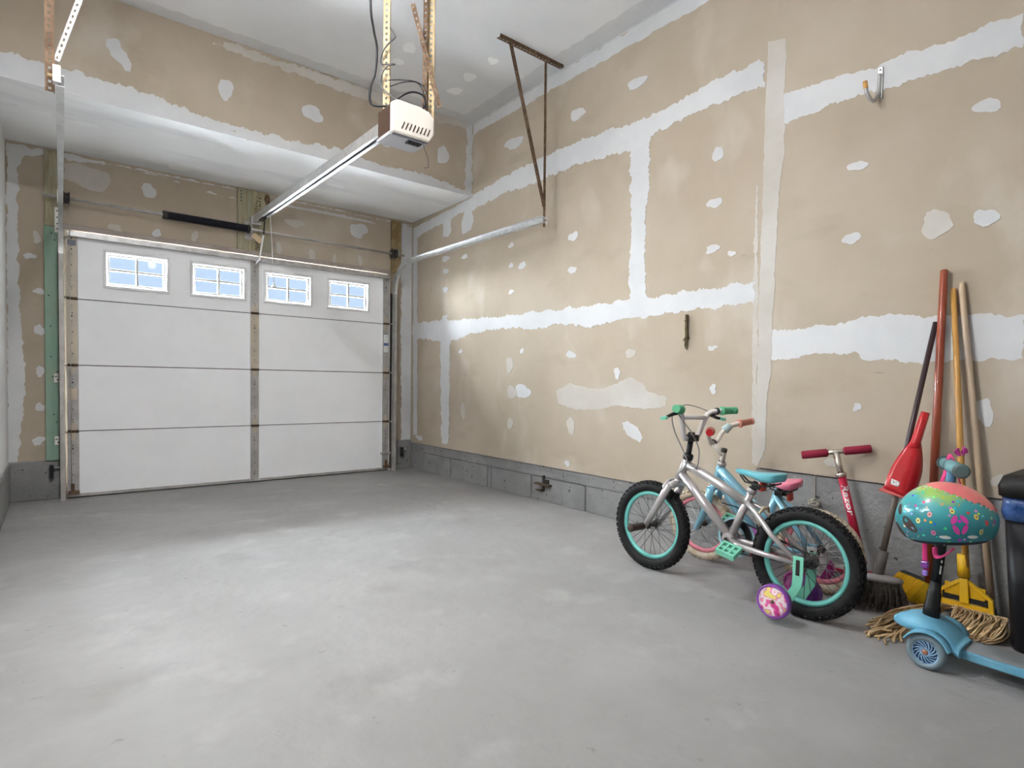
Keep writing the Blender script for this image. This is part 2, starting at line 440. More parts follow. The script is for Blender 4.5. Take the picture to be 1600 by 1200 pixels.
wr = struct('wall_right', MB().box(XR, XR+0.1, YP-0.02, 6.02, 0.295, ZC), M_DRY, 'unpainted drywall side wall with white taped joints behind the bicycles', 'wall')
for k, p in enumerate(RW_POLY):
    patch(wr, 'X', XR, ragged(p, 0.016 if k < 2 else 0.008, 0.012, k), 0.0024-0.0002*k, M_MUDB if k in (3, 5) else M_MUD)
for k, b in enumerate(RW_BLOB):
    patch(wr, 'X', XR, ragged(blob((b[0], b[1]), b[2], b[3], k), 0.006, 0.012, k), 0.003, M_MUDB if k in (19, 21, 22, 24, 27, 28) else M_MUD)
patch(wr, 'X', XR, ragged([(YP, ZC), (YS, ZC), (YS, ZC-0.09), (YP, ZC-0.12)], 0.012, 0.03, 33), 0.0015)
pr_ = MB().box(XP, XP+0.1, YB, YP, 0.513, ZC).build('drywall_sheet', M_DRY, wr)
for k, p in enumerate(RR_POLY):
    patch(pr_, 'X', XP, ragged(p, 0.012 if k else 0.005, 0.012, 20+k), 0.0020-0.0002*k, M_MUDB if k == 0 else M_MUD)
for k, b in enumerate(RR_BLOB):
    patch(pr_, 'X', XP, ragged(blob((b[0], b[1]), b[2], b[3], 200+k), 0.005, 0.012, k), 0.0025, M_MUDB if k in (2, 7, 8) else M_MUD)
MB().box(XP+0.004, XP+0.12, YB, YP-0.002, 0.0, 0.505).build('foundation', M_CONC, wr)
MB().box(XR+0.010, XR+0.1, YP-0.01, 6.0, 0.205, 0.292).build('sill_plate', M_CONC, wr)
MB().box(XR+0.004, XR+0.1, YP-0.01, 6.0, 0.262, 0.284).build('sill_lip', M_CONC, wr)
MB().box(XR+0.022, XR+0.1, YP-0.01, 6.0, 0.0, 0.24).build('mortar', M_CONC, wr)
ys = [1.78, 2.44, 3.116, 3.760, 4.345, 4.40, 5.05, 5.60, 5.885]
for a, b in zip(ys[:-1], ys[1:]):
    MB().box(XR+0.006+random.uniform(-0.002, 0.003), XR+0.08, a+0.006, b-0.006, 0.0, 0.197+random.uniform(-0.003, 0.002)).build('block', M_CONC, wr, bevel=0.004)
# iron strap and its broken mortar in the sill
br = thing('sill_bracket', 'dark rusty anchor bracket in the grey block sill', 'bracket', (XR, 3.6, 0.09))
MB().box(XR-0.006, XR+0.01, 3.585, 3.605, 0.085, 0.215).build('strap', M_DARK, br)
MB().box(XR-0.030, XR+0.01, 3.50, 3.68, 0.135, 0.150).box(XR-0.03, XR+0.01, 3.60, 3.66, 0.085, 0.095).build('cross_arm', mat('rusty_barrel', (0.055, 0.035, 0.02), 0.7, 0.2, col2=(0.12, 0.075, 0.04), scale=30), br)
MB().box(XR-0.004, XR+0.012, 3.53, 3.585, 0.15, 0.185).build('broken_mortar', M_HOLE, br)

wf = struct('wall_far', MB().box(XL-0.1, 0.10, YW, 6.02, 0.0, ZS).box(2.85, XR+0.1, YW, 6.02, 0.0, ZS).box(0.10, 2.85, YW, 6.02, 2.125, ZS),
            M_DRY, 'drywall end wall around the white overhead garage door', 'wall')
for k, p in enumerate(FW_POLY):
    patch(wf, 'Y', YW, ragged(p, 0.012, 0.02, 80+k), 0.002, M_MUDB if k == 2 else M_MUD)
for k, b in enumerate(FW_BLOB):
    patch(wf, 'Y', YW, ragged(blob((b[0], b[1]), b[2], b[3], 300+k), 0.008, 0.012, k), 0.0026, M_MUDB if k in (1, 3, 7, 8, 10, 11, 12, 13) else M_MUD)
MB().box(XL, 0.02, YW-0.022, 6.02, 0, 0.312).build('foundation', M_CONC, wf, bevel=0.01)
MB().box(2.93, XR, YW-0.022, 6.02, 0, 0.322).build('foundation', M_CONC, wf, bevel=0.006)
# outside: lintel, eave and driveway that the light comes over
M_BRICK = mat('exterior_stucco', (0.5, 0.47, 0.43), 0.9)
MB().box(-1.0, 4.0, 6.02, 6.14, 2.19, 2.75).box(-1.0, -0.02, 6.02, 6.14, -0.05, 2.19).box(2.96, 4.0, 6.02, 6.14, -0.05, 2.19).build('outer_wall', M_BRICK, wf)
MB().box(-1.2, 4.2, 6.02, 6.60, 2.62, 2.80).build('eave', M_WHITE, wf)
struct('ground_outside', MB().box(-12, 16, 6.0, 26, -0.15, -0.02), mat('snowy_driveway', (0.88, 0.885, 0.90), 0.9), 'pale driveway outside the garage door', 'ground')
wl = struct('wall_left', MB().box(XL-0.1, XL, YB, 6.02, 0.3, ZC), M_WHITEWALL, 'white plastered side wall left of the garage door', 'wall')
MB().box(XL-0.1, XL+0.012, YB, YW-0.02, 0, 0.305).build('foundation', M_CONC, wl, bevel=0.01)
struct('wall_back', MB().box(XL-0.1, XR+0.1, YB-0.1, YB, 0, ZC), M_WHITEWALL, 'plain white wall opposite the garage door', 'wall')

# timber around the opening
t = thing('jamb_board', 'green painted upright board left of the garage door with weathered yellow wood above', 'board', (-0.02, YW, 0.31))
MB().box(-0.066, 0.045, YW-0.035, YW-0.0005, 0.313, 2.165).build('lower_board', M_GREEN, t, bevel=0.003)
MB().box(-0.060, 0.040, YW-0.035, YW-0.0005, 2.168, 2.755).build('upper_board', M_WOODY, t, bevel=0.003)
b = MB()
for x, z in ((-0.02, 2.11), (0.0, 2.06), (-0.03, 1.38), (-0.03, 1.14), (-0.015, 0.68), (0.0, 0.62), (-0.02, 0.98), (0.012, 0.45), (-0.04, 1.62), (0.01, 1.02)):
    b.cyl((x, YW-0.037, z), (x, YW-0.034, z), 0.005, n=8)
b.build('nail_head', M_HOLE, t)
b = MB()
for zz in (0.47, 0.97):
    p = MB().box(-0.012, 0.042, YW-0.041, YW-0.0355, zz-0.035, zz+0.035).build('bracket_plate', M_PLATE, t, bevel=0.002)
    b = MB()
    for dx, dz in ((-0.012, 0.012), (0.01, 0.012), (0.0, -0.014)):
        b.box(0.012+dx-0.006, 0.012+dx+0.006, YW-0.043, YW-0.0408, zz+dz-0.004, zz+dz+0.004)
    b.build('slot', M_HOLE, p)
p = MB().box(0.0, 0.042, YW-0.041, YW-0.0355, 2.12, 2.32).build('bracket_plate', M_PLATE, t, bevel=0.002)
b = MB()
for zz in (2.15, 2.19, 2.24, 2.29):
    b.box(0.012, 0.026, YW-0.043, YW-0.0408, zz-0.004, zz+0.004)
b.build('slot', M_HOLE, p)

t = thing('spring_pad_board', 'weathered wooden pad board with stamped lettering behind the torsion spring', 'board', (1.49, YW, 2.2))
pts = [(1.342, 2.198), (1.64, 2.198), (1.64, 2.66), (1.632, 2.70), (1.62, 2.742), (1.59, 2.762), (1.342, 2.766)]
MB().prism(pts, (0, YW-0.0005, 0), (1, 0, 0), (0, 0, 1), 0.036).build('plank', M_WOODY, t, bevel=0.004)
b = MB()
rr = random.Random(3)
for col_, x0 in ((0, 1.535), (1, 1.505)):
    for k in range(9):
        z = 2.70-k*0.026
        for j in range(3):
            xx = x0+rr.uniform(-0.010, 0.010); zz = z+rr.uniform(-0.008, 0.008)
            a = rr.choice((0.5, -0.6, 1.57, 0.0))
            dx, dz = math.cos(a)*0.009, math.sin(a)*0.009
            b.bar((xx-dx, YW-0.0372, zz-dz), (xx+dx, YW-0.0372, zz+dz), 0.0015, 0.0045-0.002*col_, (0.01, 0, 1) if abs(a) < 1.5 else (1, 0, 0))
for k in range(5):
    for j in range(4):
        xx = 1.50+rr.uniform(-0.002, 0.045); zz = 2.22+k*0.016+rr.uniform(-0.004, 0.004)
        b.bar((xx-0.006, YW-0.0372, zz), (xx+0.006, YW-0.0372, zz+rr.uniform(-0.006, 0.006)), 0.0015, 0.005)
b.build('stamped_lettering', mat('ink', (0.06, 0.05, 0.035), 0.8), t)['kind'] = 'stuff'
b = MB()
for k in range(4):
    b.cyl((1.37, YW-0.038, 2.74-k*0.03), (1.37, YW-0.035, 2.74-k*0.03), 0.006, n=8)
b.build('nail_head', M_HOLE, t)
MB().prism(blob((1.605, 2.70), 0.028, 0.05, 5), (0, YW-0.0365, 0), (1, 0, 0), (0, 0, 1), 0.002).build('knot', M_RUST, t)

t = thing('bearing_board', 'stained narrow wooden board behind the right cable drum', 'board', (2.97, YW, 2.2))
MB().box(2.915, 3.03, YW-0.03, YW-0.0005, 2.18, 2.755).build('plank', M_STAIN, t, bevel=0.003)
t = thing('jamb_strip', 'tan wooden jamb strip right of the garage door behind the track', 'board', (2.93, YW, 0))
MB().box(2.885, 2.955, YW-0.02, YW-0.0005, 0.325, 2.17).build('plank', M_TAN, t, bevel=0.003)

# ------------------------------------------------------------------ the garage door
door = thing('door_1', 'white sectional overhead garage door with four small windows', 'garage door', (1.46, YD, 0), kind='structure')
DX0, DX1 = 0.071, 2.876
SZ = [0.012, 0.543, 1.076, 1.609, 2.142]
WINS = [(0.311, 0.787), (0.945, 1.413), (1.568, 2.033), (2.184, 2.645)]
WZ0, WZ1 = 1.715, 2.030
secs = []
for i in range(4):
    z0, z1 = SZ[i]+0.0035, SZ[i+1]-0.0035
    b = MB()
    if i < 3:
        b.box(DX0, DX1, YD, YD+0.042, z0, z1)
    else:
        b.box(DX0, DX1, YD, YD+0.042, z0, WZ0+0.01).box(DX0, DX1, YD, YD+0.042, WZ1-0.01, z1)
        xs = [DX0]+[e for w_ in WINS for e in (w_[0]+0.01, w_[1]-0.01)]+[DX1]
        for a, c in zip(xs[0::2], xs[1::2]):
            b.box(a, c, YD, YD+0.042, WZ0+0.01, WZ1-0.01)
    s_ = b.build('door_section', M_WHITE, door)
    # rolled lip along the lower and upper edge of each section
    b = MB()
    b.box(DX0, DX1, YD-0.004, YD+0.001, z0, z0+0.006)
    if i < 3:
        b.box(DX0, DX1, YD-0.004, YD+0.001, z1-0.006, z1).box(DX0, DX1, YD-0.0035, YD+0.001, z1-0.028, z1-0.024)
    b.build('rolled_edge', M_WHITE, s_)
    if i:
        MB().box(DX0, DX1, YD+0.012, YD+0.03, SZ[i]-0.004, SZ[i]+0.004).build('joint_seal', M_DARK, s_)
    for k, (a, c) in enumerate(((0.071, 0.140), (1.447, 1.522), (2.800, 2.876))):
        ms = M_GALVD
        if (k == 0 and i >= 2) or (k == 1 and i == 2):
            ms = M_GALVT
        st = MB().box(a, c, YD-0.010, YD-0.0005, z0+0.004, z1-0.004).build('stile', ms, door)
        b = MB()
        xm = (a+c)/2
        for fz, rr_ in ((0.13, 0.006), (0.17, 0.004), (0.33, 0.004), (0.5, 0.004), (0.66, 0.0035), (0.74, 0.0065), (0.79, 0.004), (0.9, 0.006)):
            z = z0+(z1-z0)*fz
            b.cyl((xm+random.uniform(-0.006, 0.006), YD-0.0115, z), (xm, YD-0.0095, z), rr_, n=8)
        b.build('screw_holes', M_HOLE, st)['kind'] = 'stuff'
        MB().box(a-0.004, a-0.0005, YD-0.013, YD, z0, z1).box(c+0.0005, c+0.004, YD-0.013, YD, z0, z1).build('stile_flange', M_WHITE if k else M_GALVD, st)
MB().box(0.078, 0.133, YD-0.0125, YD-0.0102, 0.80, 0.89).build('paper_sticker', mat('manila_paper', (0.62, 0.53, 0.40), 0.8), door)
MB().box(0.078, 0.133, YD-0.0125, YD-0.0102, 2.03, 2.075).build('top_fixture_plate', mat('blue_grey_steel', (0.16, 0.17, 0.20), 0.5, 0.5), door)
MB().box(2.812, 2.864, YD-0.0125, YD-0.0102, 1.30, 1.49).build('paper_sticker', mat('white_label', (0.78, 0.78, 0.76), 0.7), door)
MB().box(2.812, 2.864, YD-0.0135, YD-0.0126, 1.37, 1.40).build('sticker_stripe', mat('blue_print', (0.10, 0.16, 0.33), 0.7), door)
# hinges: one mesh shared
def hinge_plates():
    b = MB()
    b.prism([(-0.022, 0.010), (0.022, 0.010), (0.022, 0.05), (0.012, 0.075), (-0.012, 0.075), (-0.022, 0.05)], (0, -0.0105, 0), (1, 0, 0), (0, 0, 1), 0.004)
    b.prism([(-0.024, -0.010), (-0.008, -0.075), (0.008, -0.075), (0.024, -0.010)], (0, -0.0105, 0), (1, 0, 0), (0, 0, 1), 0.004)
    return b
def hinge_barrel():
    return MB().cyl((-0.036, -0.02, 0), (0.036, -0.02, 0), 0.009, n=10).box(-0.034, 0.034, -0.022, -0.009, -0.010, 0.010)
M_HB = mat('rusty_barrel', (0.055, 0.035, 0.02), 0.7, 0.2, col2=(0.12, 0.075, 0.04), scale=30)
h0 = k0 = None
for k, x in enumerate((0.1055, 1.4845, 2.838)):
    for z in (SZ[1], SZ[2], SZ[3]):
        if h0 is None:
            h0 = hinge_plates().build('hinge', M_GALVT, None)
            k0 = hinge_barrel().build('hinge_barrel', M_HB, None)
            h0.parent = door
            h0.location = (x-door.location.x, 0, z)
            k0.parent = h0
        else:
            linked(k0, linked(h0, door, (x-door.location.x, 0, z)), (0, 0, 0))
MB_BOLT = None
for sx, xa, xb in ((-1, 0.07, 0.028), (1, 2.875, 2.925)):
    for z in SZ[1:4]+[2.085]:
        MB().cyl((xa, YD-0.03, z), (xb, YD-0.06, z), 0.006, n=8).cyl((xb-0.006, YD-0.06, z), (xb+0.006, YD-0.06, z), 0.020, n=14).build('roller', M_GALV, door)
# struts, bottom bar, weather seal
MB().box(0.08, 2.868, YD-0.045, YD-0.0005, 2.098, 2.104).box(0.08, 2.868, YD-0.050, YD-0.044, 2.098, 2.136).box(0.08, 2.868, YD-0.045, YD-0.0005, 2.130, 2.136).build('top_strut', M_GALV, door)
MB().box(DX0, DX1, YD-0.012, YD+0.042, 0.012, 0.034).build('bottom_bar', M_GALVD, door)
MB().tube([(DX0, YD+0.018, 0.011), (DX1, YD+0.018, 0.011)], 0.011, 10).build('bottom_seal', M_RUBBER, door)
for xa in (0.10, 2.845):
    MB().box(xa-0.03, xa+0.045, YD-0.035, YD-0.011, 0.036, 0.062).box(xa-0.012, xa+0.012, YD-0.02, YD-0.011, 0.06, 0.12).build('bottom_fixture', M_RUST, door)
MB().box(2.78, 2.90, YD-0.03, YD-0.012, 0.185, 0.205).build('slide_lock', M_GALVD, door)
# windows
for (a, c) in WINS:
    fr = MB()
    def ringbox(b, x0, x1, z0, z1, w_, y0, y1):
        b.box(x0, x1, y0, y1, z0, z0+w_).box(x0, x1, y0, y1, z1-w_, z1).box(x0, x0+w_, y0, y1, z0+w_, z1-w_).box(x1-w_, x1, y0, y1, z0+w_, z1-w_)
    ringbox(fr, a, c, WZ0, WZ1, 0.022, YD-0.014, YD-0.0005)
    f_ = fr.build('window_frame', M_WINF, door, bevel=0.003)
    b = MB()
    ringbox(b, a+0.0225, c-0.0225, WZ0+0.0225, WZ1-0.0225, 0.024, YD+0.004, YD+0.034)
    b.build('inner_frame', M_WINF, f_, bevel=0.003)
    xm, zm = (a+c)/2, (WZ0+WZ1)/2
    MB().box(a+0.047, c-0.047, YD+0.006, YD+0.026, zm-0.009, zm+0.009).box(xm-0.009, xm+0.009, YD+0.005, YD+0.027, WZ0+0.047, WZ1-0.047).build('muntin', M_WINF, f_, bevel=0.002)
    for (x0, x1) in ((a+0.047, xm-0.0095), (xm+0.0095, c-0.047)):
        for (z0, z1) in ((WZ0+0.047, zm-0.0095), (zm+0.0095, WZ1-0.047)):
            MB().box(x0, x1, YD+0.015, YD+0.018, z0, z1).build('pane', M_GLASS, f_)
tr = tag(MB().box(0.045, 2.895, YW-0.045, YW-0.0005, 2.160, 2.196).build('trim_1', M_STRIP), 'brown stop moulding along the top of the garage door', 'trim', kind='structure')
MB().box(0.045, 2.895, YW-0.012, YW-0.0005, 2.197, 2.204).build('gap_shade_strip', M_DARK, tr)  # solid dark strip stands in for the shadow line above the moulding

# ------------------------------------------------------------------ door tracks
def sweep_c(path, side, w_=0.052, d=0.030, th=0.003, X=0.0):
    """C channel swept along a (y, z) path at x = X (X may be a list); open towards -side"""
    prof = [(0, -w_/2), (d, -w_/2), (d, w_/2), (0, w_/2), (0, w_/2-th), (d-th, w_/2-th), (d-th, -w_/2+th), (0, -w_/2+th)]
    b = MB()
    V, F = [], []
    N = len(path)
    Xs = X if isinstance(X, list) else [X]*N
    for i, (y, z) in enumerate(path):
        a = path[max(0, i-1)]; c = path[min(N-1, i+1)]
        tg = Vector((c[0]-a[0], c[1]-a[1])).normalized()
        nr = Vector((-tg.y, tg.x))
        for (p, q) in prof:
            V.append((Xs[i]+side*p, y+nr.x*q, z+nr.y*q))
    n = len(prof)
    for i in range(N-1):
        for k in range(n):
            k2 = (k+1) % n
            F.append((i*n+k, i*n+k2, (i+1)*n+k2, (i+1)*n+k))
    F.append(tuple(range(n))); F.append(tuple((N-1)*n+k for k in range(n)))
    return b.add(V, F)
def arc(yc, zc, r, a0, a1, n):
    return [(yc+r*math.cos(a0+(a1-a0)*k/n), zc+r*math.sin(a0+(a1-a0)*k/n)) for k in range(n+1)]
YT = 5.782
def track(side, X, zh, zend, Xend, label, endY):
    t = thing('door_track', label, 'track', (X, YT, 0))
    rr_ = 0.30
    pv = [(YT, 0.0), (YT, 0.8), (YT, zh-rr_-0.02)]
    sweep_c(pv, side, X=X).build('vertical_rail', M_GALVD, t)
    pc = [(YT, zh-rr_-0.018)]+arc(YT-rr_, zh-rr_, rr_, 0, PI/2, 14)
    sweep_c(pc, side, X=X).build('curved_rail', M_BRIGHT, t)
    sweep_c([(YT-rr_-0.002, zh), (4.4, (zh+zend)/2), (endY, zend)], side, X=[X, (X+Xend)/2, Xend]).build('horizontal_rail', M_BRIGHT, t)
    # wall angle behind the vertical rail
    x0, x1 = sorted((X+side*0.031, X+side*0.034))
    MB().box(x0, x1, YT+0.026, YW-0.036, 0.02, zh-rr_).box(min(X-side*0.002, X+side*0.031), max(X-side*0.002, X+side*0.031), YW-0.052, YW-0.0485, 0.02, zh-rr_).build('wall_angle', M_DARK, t)
    return t
trr = track(1, 2.897, 2.245, 2.245, 2.945, 'bright galvanised door track curving back beside the right wall', 3.40)
trl = track(-1, 0.052, 2.26, 2.315, 0.040, 'galvanised door track with upright rail beside the green jamb board', 3.36)
def perf(p0, p1, wv, width, th, pitch=0.03, solid=None):
    """perforated steel strip with real slots"""
    p0, p1, wv = Vector(p0), Vector(p1), Vector(wv).normalized()
    d = (p1-p0); L = d.length; d.normalize()
    nrm = d.cross(wv).normalized()
    b = MB()
    e = width*0.33
    for s_ in (-1, 1):
        c = wv*(s_*(width-e)/2)
        b.bar(p0+c, p1+c, e, th, nrm)
    n = int(L/pitch)
    for k in range(n+1):
        c = p0+d*(L*k/max(1, n))
        hl = pitch*0.29
        a0, a1 = max(0, L*k/n-hl), min(L, L*k/n+hl)
        b.bar(p0+d*a0, p0+d*a1, width*0.36, th, nrm)
    return b
def angle_iron(name, p0, p1, wv, width, m, parent, lip=0.02, side=1):
    """angle iron: one slotted leg and one plain lip"""
    p0, p1, wv = Vector(p0), Vector(p1), Vector(wv).normalized()
    d = (p1-p0).normalized()
    nrm = d.cross(wv).normalized()
    b = perf(p0, p1, wv, width, 0.003)
    c = wv*(side*width/2) + nrm*(lip/2)
    b.bar(p0+c, p1+c, 0.003, lip, nrm)
    return b.build(name, m, parent)
CV = Vector((-0.785, 0.62, 0))     # slotted faces look towards the room
t = thing('track_hanger', 'brown slotted angle iron hanger holding the right door track', 'hanger', (2.96, 3.40, 2.2))
angle_iron('upright_iron', (2.977, 3.395, 2.19), (2.968, 3.395, 3.45), (0.5, 0.87, 0), 0.018, M_RUST, t, 0.014)
angle_iron('diagonal_iron', (2.965, 3.395, 2.34), (2.615, 3.39, 3.45), (1, 0, 0.3), 0.034, M_RUST, t, 0.02)
angle_iron('ceiling_iron', (2.50, 3.385, 3.445), (3.125, 3.395, 3.445), (0, 1, 0.15), 0.04, M_RUST, t, 0.035, -1)
b = MB()
for z in (2.215, 2.25):
    b.cyl((2.965, 3.37, z), (2.995, 3.40, z), 0.009, n=6)
b.build('bolt', M_GALV, t)
t = thing('track_hanger', 'brown slotted angle iron hanger holding the left door track', 'hanger', (0.0, 3.37, 2.27))
angle_iron('upright_iron', (-0.012, 3.40, 2.27), (-0.012, 3.40, 3.455), (1, 0, 0), 0.034, M_RUST, t, 0.02)
angle_iron('diagonal_iron', (0.012, 3.41, 2.42), (0.30, 3.41, 3.45), (1, 0, -0.3), 0.022, M_GALVD, t, 0.014)
MB().box(-0.002, 0.028, 3.345, 3.39, 2.30, 2.375).build('end_bracket', M_GALVD, t)
MB().cyl((-0.02, 3.375, 2.335), (0.03, 3.375, 2.335), 0.007, n=8).build('bolt', M_RUSTY, t)

# ------------------------------------------------------------------ torsion shaft
t = thing('torsion_shaft', 'steel torsion shaft with a dark coil spring above the garage door', 'shaft', (1.46, 5.80, 2.385))
MB().cyl((-0.07, 5.80, 2.388), (3.03, 5.80, 2.370), 0.0125, n=12).build('shaft', M_GALVD, t)
pts, n = [], 620
for k in range(n+1):
    f = k/n
    a = f*2*PI*62
    pts.append((0.75+0.665*f, 5.80+0.030*math.cos(a), 2.384-0.018*math.sin(PI*f)*0.0+0.030*math.sin(a)))
MB().tube(pts, 0.0052, 5).build('spring', M_SPRING, t)
MB().cyl((0.752, 5.80, 2.384), (1.413, 5.80, 2.381), 0.027, n=14).build('spring_core', M_SPRING, t)
MB().cyl((0.73, 5.80, 2.384), (0.765, 5.80, 2.384), 0.036, n=16).build('winding_cone', M_DARK, t)
MB().cyl((1.405, 5.80, 2.381), (1.435, 5.80, 2.381), 0.038, n=16).build('anchor_cone', M_DARK, t)
MB().box(1.430, 1.436, 5.745, YW-0.038, 2.34, 2.44).box(1.40, 1.475, YW-0.042, YW-0.0375, 2.30, 2.47).build('anchor_bracket', M_GALVD, t)
for x in (0.075, 2.90):
    b = MB().lathe([(0.0, -0.022), (0.055, -0.022), (0.055, -0.016), (0.042, -0.012), (0.042, 0.012), (0.052, 0.016), (0.052, 0.022), (0.0, 0.022)], (x, 5.80, 2.387 if x < 1 else 2.371), (1, 0, 0), 18)
    b.build('cable_drum', M_DARK, t)
for x in (0.022, 2.945):
    MB().box(x-0.004, x+0.004, 5.76, YW-0.036, 2.34, 2.43).build('end_bearing_plate', M_GALV, t)
for x in (0.093, 2.885):
    MB().cyl((x, 5.765, 2.36), (x, 5.805, 0.06), 0.002, n=5).build('lift_cable', M_GALV, t)
tg = MB()
tg.bar((1.442, 5.735, 2.325), (1.515, 5.725, 2.262), 0.003, 0.052, (0.6, 0, 0.8))
tag(tg.build('warning_tag', mat('orange_card', (0.60, 0.46, 0.29), 0.7)), 'small buff cardboard tag hanging below the spring', 'tag')

# ------------------------------------------------------------------ door opener
M_CREAM = mat('cream_plastic', (0.78, 0.72, 0.64), 0.35, coat=0.2)
M_BROWN = mat('dark_brown_plastic', (0.055, 0.03, 0.02), 0.3, coat=0.3)
op = thing('door_opener', 'cream and brown ceiling mounted garage door opener motor unit', 'door opener', (1.48, 2.84, 2.26))
X0, X1, Y0, Y1, Z0, Z1 = 1.362, 1.612, 2.75, 2.925, 2.262, 2.432
prof = [(X0, Z0), (X1-0.03, Z0), (X1, Z0+0.045), (X1, Z1-0.045), (X1-0.03, Z1-0.012), (X1-0.09, Z1), (X0+0.03, Z1), (X0, Z1-0.02)]
MB().prism(prof, (0, Y0+0.03, 0), (1, 0, 0), (0, 0, 1), 0.03).build('rear_cover', M_CREAM, op, bevel=0.012)
pb = [(x+(0.001 if x < 1.5 else -0.001), z) for x, z in prof]
MB().prism(pb, (0, Y1, 0), (1, 0, 0), (0, 0, 1), Y1-Y0-0.031).build('housing', M_BROWN, op, bevel=0.008)
MB().box(X0+0.012, X1-0.035, Y0+0.012, Y1-0.012, Z0-0.004, Z0-0.0005).build('base_plate', mat('grey_base', (0.20, 0.20, 0.23), 0.5, 0.3), op)
MB().box(X0-0.0005, X1-0.03, Y0+0.03, Y1+0.004, Z0-0.006, Z0+0.010).build('light_skirt', mat('white_skirt', (0.42, 0.42, 0.44), 0.5), op)
b = MB()
for k in range(8):
    x = X0+0.062+k*0.0215
    b.bar((x-0.008, Y0-0.0006, Z0+0.026), (x+0.008, Y0-0.0006, Z0+0.064), 0.002, 0.0055, (1, 0, -0.3))
b.build('vent_slots', M_BROWN, op)['kind'] = 'stuff'
b = MB().box(1.475, 1.555, Y0+0.035, Y0+0.075, Z0-0.012, Z0-0.0045)
for x in (1.49, 1.515, 1.54):
    b.cyl((x, Y0+0.055, Z0-0.018), (x, Y0+0.055, Z0-0.012), 0.008, n=10)
b.build('control_panel', M_BLACK, op)
MB().tube([(1.555, 2.77, 2.258), (1.558, 2.765, 2.225), (1.585, 2.77, 2.185), (1.588, 2.77, 2.135), (1.565, 2.775, 2.128)], 0.0016, 5).build('antenna_wire', M_DARK, op)
# rail
ra, rb_ = Vector((1.483, 5.80, 2.475)), Vector((1.483, 2.93, 2.408))
d = (rb_-ra).normalized()
b = MB().bar(ra+Vector((0, 0, 0.030)), rb_+Vector((0, 0, 0.030)), 0.062, 0.004)
for s_ in (-1, 1):
    o_ = Vector((s_*0.030, 0, 0.0))
    b.bar(ra+o_, rb_+o_, 0.004, 0.060)
    o_ = Vector((s_*0.021, 0, -0.028))
    b.bar(ra+o_, rb_+o_, 0.022, 0.004)
b.build('rail', M_BRIGHT, op)
MB().bar(ra+Vector((0, 0, -0.012)), rb_+Vector((0, 0, -0.012)), 0.012, 0.016).build('drive_chain', M_DARK, op)
MB().box(1.44, 1.526, 5.775, 5.8585, 2.43, 2.50).build('header_bracket', M_GALVD, op)
cb = MB().box(1.465, 1.50, 5.50, 5.62, 2.425, 2.445).build('trolley', M_DARK, op)
MB().tube([(1.50, 5.56, 2.44), (1.50, 5.60, 2.30)], 0.006, 8).build('arm_upper', M_DARK, op)
MB().tube([(1.50, 5.60, 2.31), (1.497, 5.72, 2.10), (1.478, 5.80, 2.065)], 0.008, 8).build('arm_lower', mat('white_arm', (0.80, 0.80, 0.79), 0.4, 0.2), op)
rc = thing('release_cord', 'white emergency release cord with a small handle hanging by the garage door', 'cord', (1.55, 5.55, 1.80))
MB().cyl((1.508, 5.42, 2.437), (1.540, 5.42, 1.845), 0.0035, n=6).build('cord', M_WINF, rc)
MB().lathe([(0.0, 0.05), (0.008, 0.045), (0.010, 0.03), (0.02, 0.018), (0.022, 0.008), (0.0, 0.0)], (1.540, 5.42, 1.80), (0, 0, 1), 12).build('handle', M_WINF, rc)
# straps carrying the motor
hs = thing('opener_strap', 'straw coloured slotted strap with a cable wound round it, carrying the opener', 'hanger', (1.40, 2.88, 2.43))
angle_iron('slotted_iron', (1.400, 2.90, 2.415), (1.400, 2.90, 3.46), (0.78, -0.62, 0), 0.034, M_RUSTY, hs, 0.016)
hs2 = thing('opener_strap', 'straw and rust coloured pair of slotted straps with a loose diagonal brace', 'hanger', (1.60, 2.80, 2.42))
angle_iron('slotted_iron', (1.615, 2.80, 2.40), (1.615, 2.80, 3.46), (0.78, -0.62, 0), 0.034, M_RUSTY, hs2, 0.016)
angle_iron('rusty_iron', (1.583, 2.81, 2.41), (1.575, 2.79, 3.46), (0.78, -0.62, 0), 0.024, M_RUST, hs2, 0.016)
angle_iron('diagonal_brace', (1.640, 2.75, 2.46), (1.50, 2.80, 2.98), (0.78, -0.62, 0.2), 0.024, M_RUST, hs2, 0.014)
def wire(name, pts, r, m, parent, n=6):
    """smooth curve through points"""
    P = [Vector(p) for p in pts]
    out = []
    for i in range(len(P)-1):
        p0, p1, p2, p3 = P[max(0, i-1)], P[i], P[i+1], P[min(len(P)-1, i+2)]
        for k in range(8):
            f = k/8
            out.append(0.5*((2*p1)+(p2-p0)*f+(2*p0-5*p1+4*p2-p3)*f*f+(3*p1-p0-3*p2+p3)*f**3))
    out.append(P[-1])
    return MB().tube(out, r, n).build(name, m, parent)
cbl = thing('power_cord', 'black power cord running down from the ceiling to the opener', 'cord', (1.33, 2.9, 2.43))
wire('cord', [(1.30, 2.86, 3.46), (1.29, 2.86, 2.95), (1.315, 2.88, 2.82), (1.345, 2.90, 2.73), (1.335, 2.90, 2.60), (1.31, 2.90, 2.52), (1.318, 2.90, 2.435), (1.40, 2.85, 2.435)], 0.006, M_BLACK, cbl)
wire('loop', [(1.40, 2.84, 2.435), (1.44, 2.80, 2.48), (1.50, 2.79, 2.515), (1.555, 2.78, 2.51), (1.57, 2.78, 2.47), (1.55, 2.78, 2.432)], 0.005, M_BLACK, cbl)
wire('thin_wire', [(1.40, 2.88, 2.58), (1.46, 2.84, 2.585), (1.53, 2.80, 2.58), (1.575, 2.78, 2.54), (1.585, 2.78, 2.43)], 0.0025, M_BLACK, cbl)
